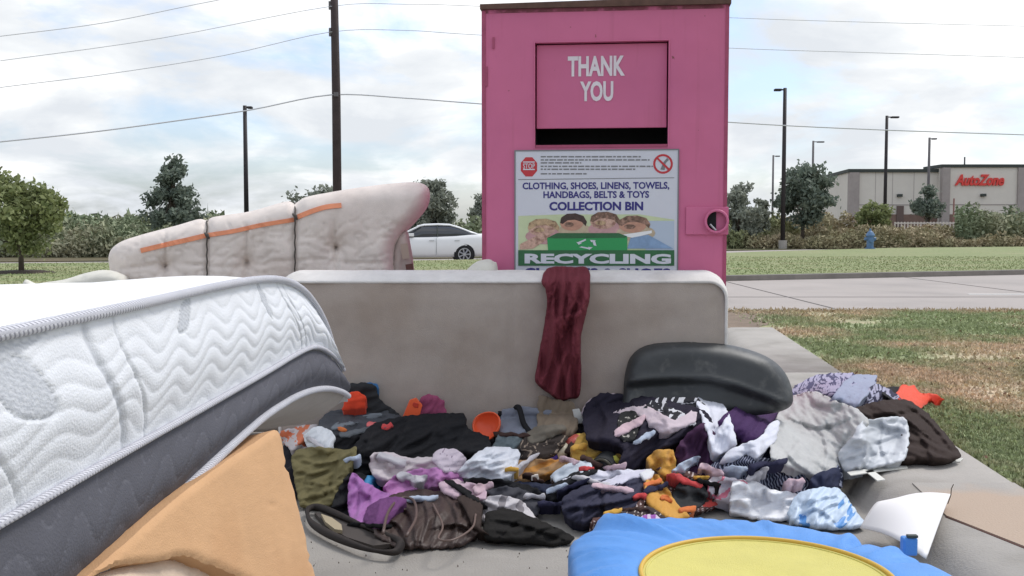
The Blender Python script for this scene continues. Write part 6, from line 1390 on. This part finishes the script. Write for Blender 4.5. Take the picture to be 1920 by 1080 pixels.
    # piping with zigzag tape
    def tape(name, Q, r_):
        mb = MB(); q = [tuple(p) for p in Q[::2]]; o = mb.tube(q, r_, 12).build(name, None, smooth=True)
        uv = o.data.uv_layers.new(name='UVMap'); k = 12; li = np.zeros(len(o.data.loops), np.int32); o.data.loops.foreach_get('vertex_index', li)
        sq = sl[::2]; uvc = np.stack([sq[li//k], (li % k)/k*.08], 1); uv.data.foreach_set('uv', uvc.reshape(-1).astype(np.float32))
        m = pattern(fab('tape_'+name, (.62, .62, .66), .7), 'stripe', (.30, .30, .34), 130, .42, .5); o.data.materials.append(m)
        o.parent = root; o.matrix_parent_inverse = Matrix.Translation(-root.location)
    tape('top_piping', T+np.array([.004, 0, .003]), .0085)
    tape('middle_piping', Mi+np.array([.006, 0, .006]), .0062)
    tape('bottom_piping', Bo+np.array([.004, 0, -.002]), .009)
    # top face, crowned, running away to the left
    W_ = 1.45; cols_ = 26; vs = []
    for i in range(0, n, 4):
        for j in range(cols_):
            u = j/(cols_-1); p = T[i]+np.array([-W_*u, 0, .012*math.sin(math.pi*min(1, u*4)/1.0)*(u < .25)-.018*u])
            p[2] += float(noise(p[0]*3, p[1]*3, 1))*.006*min(1, u*8); vs.append(p)
    m = len(range(0, n, 4)); fs = [(i*cols_+j, i*cols_+j+1, (i+1)*cols_+j+1, (i+1)*cols_+j) for i in range(m-1) for j in range(cols_-1)]
    o = mesh('top_face', vs, [f[::-1] for f in fs], fab('white_top_knit', (.80, .80, .78), .85, .03), root, smooth=True); o.matrix_parent_inverse = Matrix.Translation(-root.location)
    # underside: sags below the bottom piping
    prof = [(0, 0), (-.03, -.035), (-.09, -.075), (-.16, -.10), (-.30, -.115), (-.7, -.12), (-1.45, -.10)]; vs = []
    for i in range(0, n, 6):
        for a, b in prof: vs.append(Bo[i]+np.array([a, 0, b]))
    m = len(range(0, n, 6)); k = len(prof)
    o = mesh('underside', vs, [(i*k+j, (i+1)*k+j, (i+1)*k+j+1, i*k+j+1) for i in range(m-1) for j in range(k-1)], fab('greige_underside', (.40, .37, .345), .9), root, smooth=True); o.matrix_parent_inverse = Matrix.Translation(-root.location)
    # far end and near end caps
    for e_ in (n-1, 0):
        vs = []; js = np.linspace(0, W_, 12)
        for d in js: vs += [T[e_]+np.array([-d, 0, -.018*d/W_]), Mi[e_]+np.array([-d, 0, 0]), Bo[e_]+np.array([-d, 0, -.02]), Bo[e_]+np.array([-d, -.0, -.08 if d else -.01])]
        o = mesh('end_panel', vs, [(i*4+j, i*4+j+1, (i+1)*4+j+1, (i+1)*4+j) for i in range(11) for j in range(3)], fab('end_knit', (.6, .6, .62), .9), root); o.matrix_parent_inverse = Matrix.Translation(-root.location)
near_mattress()

# foam block under it
def foam_block():
    foam = mat('tan_foam', (.60, .355, .185), .95, var=.08, vscale=5, col2=(.50, .27, .13), c2=(.5, .8), c2scale=3, bump=.22, bscale=300, sub=0)
    a = np.array(P(525, 806, 2.30)); b = np.array(P(597, 1085, 2.30)); vdir = np.array([-.0263, -1., 0]); vdir /= np.linalg.norm(vdir)
    nrm = np.cross(b-a, vdir); nrm /= np.linalg.norm(nrm); nrm *= np.sign(nrm[0])
    def onp(px, py):
        rx, rz = ray(px, py); d = np.array([float(rx), 1, float(rz)]); c = np.array([0, 0, H]); t = ((a-c)@nrm)/(d@nrm); return c+d*t
    ol = [(525, 806), (540, 862), (556, 920), (572, 985), (585, 1040), (597, 1085), (612, 1150), (560, 1150), (510, 1110), (462, 1084), (420, 1066), (385, 1052), (352, 1040), (335, 1041), (322, 1047), (270, 1053), (225, 1060), (180, 1080), (150, 1120), (80, 1160), (150, 1098), (240, 1018), (330, 938), (420, 870), (480, 830)]
    ol = np.array(catmull(ol, 5, True)); jag = np.where((ol[:, 1] > 1035) & (ol[:, 0] < 480), 5.0, 1.2)[:, None]; ol += np.stack([noise(ol[:, 0]/7, ol[:, 1]/7, 3), noise(ol[:, 0]/7, ol[:, 1]/7, 8)], 1)*jag
    v, f, ed = fill(ol, 7); th = .11; vs = []
    inset = np.array([-.004, 0, 0]); 
    top = []
    for (px, py), e_ in zip(v, ed):
        p = onp(px, py); dd = .0015*float(noise(px/60, py/60, 2))+.0012*float(noise(px/7, py/7, 3))-.006*math.exp(-(e_/5)**2)
        # little gouges
        for gx_, gy_, gr in ((545, 875, 7), (538, 843, 5), (510, 945, 4), (365, 975, 3), (398, 974, 3), (583, 1025, 7), (590, 1052, 7)):
            dd -= .010*math.exp(-(((px-gx_)/gr)**2+((py-gy_)/(gr*.6))**2))
        top.append(p+nrm*dd)
    n = len(v); bk = [p-nrm*th for p in top]; bd = boundary(f)
    o = mesh('foam_block', top+bk, [t[::-1] for t in f]+[tuple(n+i for i in t) for t in f]+[(x_, y_, n+y_, n+x_) for x_, y_ in bd], [foam], smooth=False)
    me = o.data; me.shade_smooth(); me.set_sharp_from_angle(angle=R(38))
    tag(o, 'tan orange foam block with torn edge under the quilted mattress', 'foam block')
    # torn darker lip along the lower edge
    o2 = puffy('beige_cushion', [(100, 1120), (180, 1078), (260, 1058), (330, 1050), (400, 1060), (470, 1088), (520, 1130), (540, 1180), (540, 1300), (100, 1300)], 1.70, .14, fab('beige_cushion_cloth', (.66, .52, .40)), 14, .15, lambda a_, b_, e_: noise(a_/60, b_/50, 2)*.02, Dfn=lambda a_, b_: np.clip(.56*FPX/(1010-np.clip(a_, -400, 560)), .6, 2.25)+.10)
    tag(o2, 'beige cushion under the torn edge of the foam block', 'cushion')
    # second block carrying the mattress behind
    o3 = MB().box(-1.75, -.80, 1.0, 2.2, 0, .52).build('foam_block', foam, bevel=.03); tag(o3, 'lower tan foam block hidden beneath the quilted mattress', 'foam block')
foam_block()
for o in bpy.data.objects:
    for m in o.modifiers:
        if m.type == 'BEVEL': m.limit_method = 'ANGLE'
print('objects', len(bpy.data.objects), 'tris', sum(len(m.loops) for m in bpy.data.meshes))
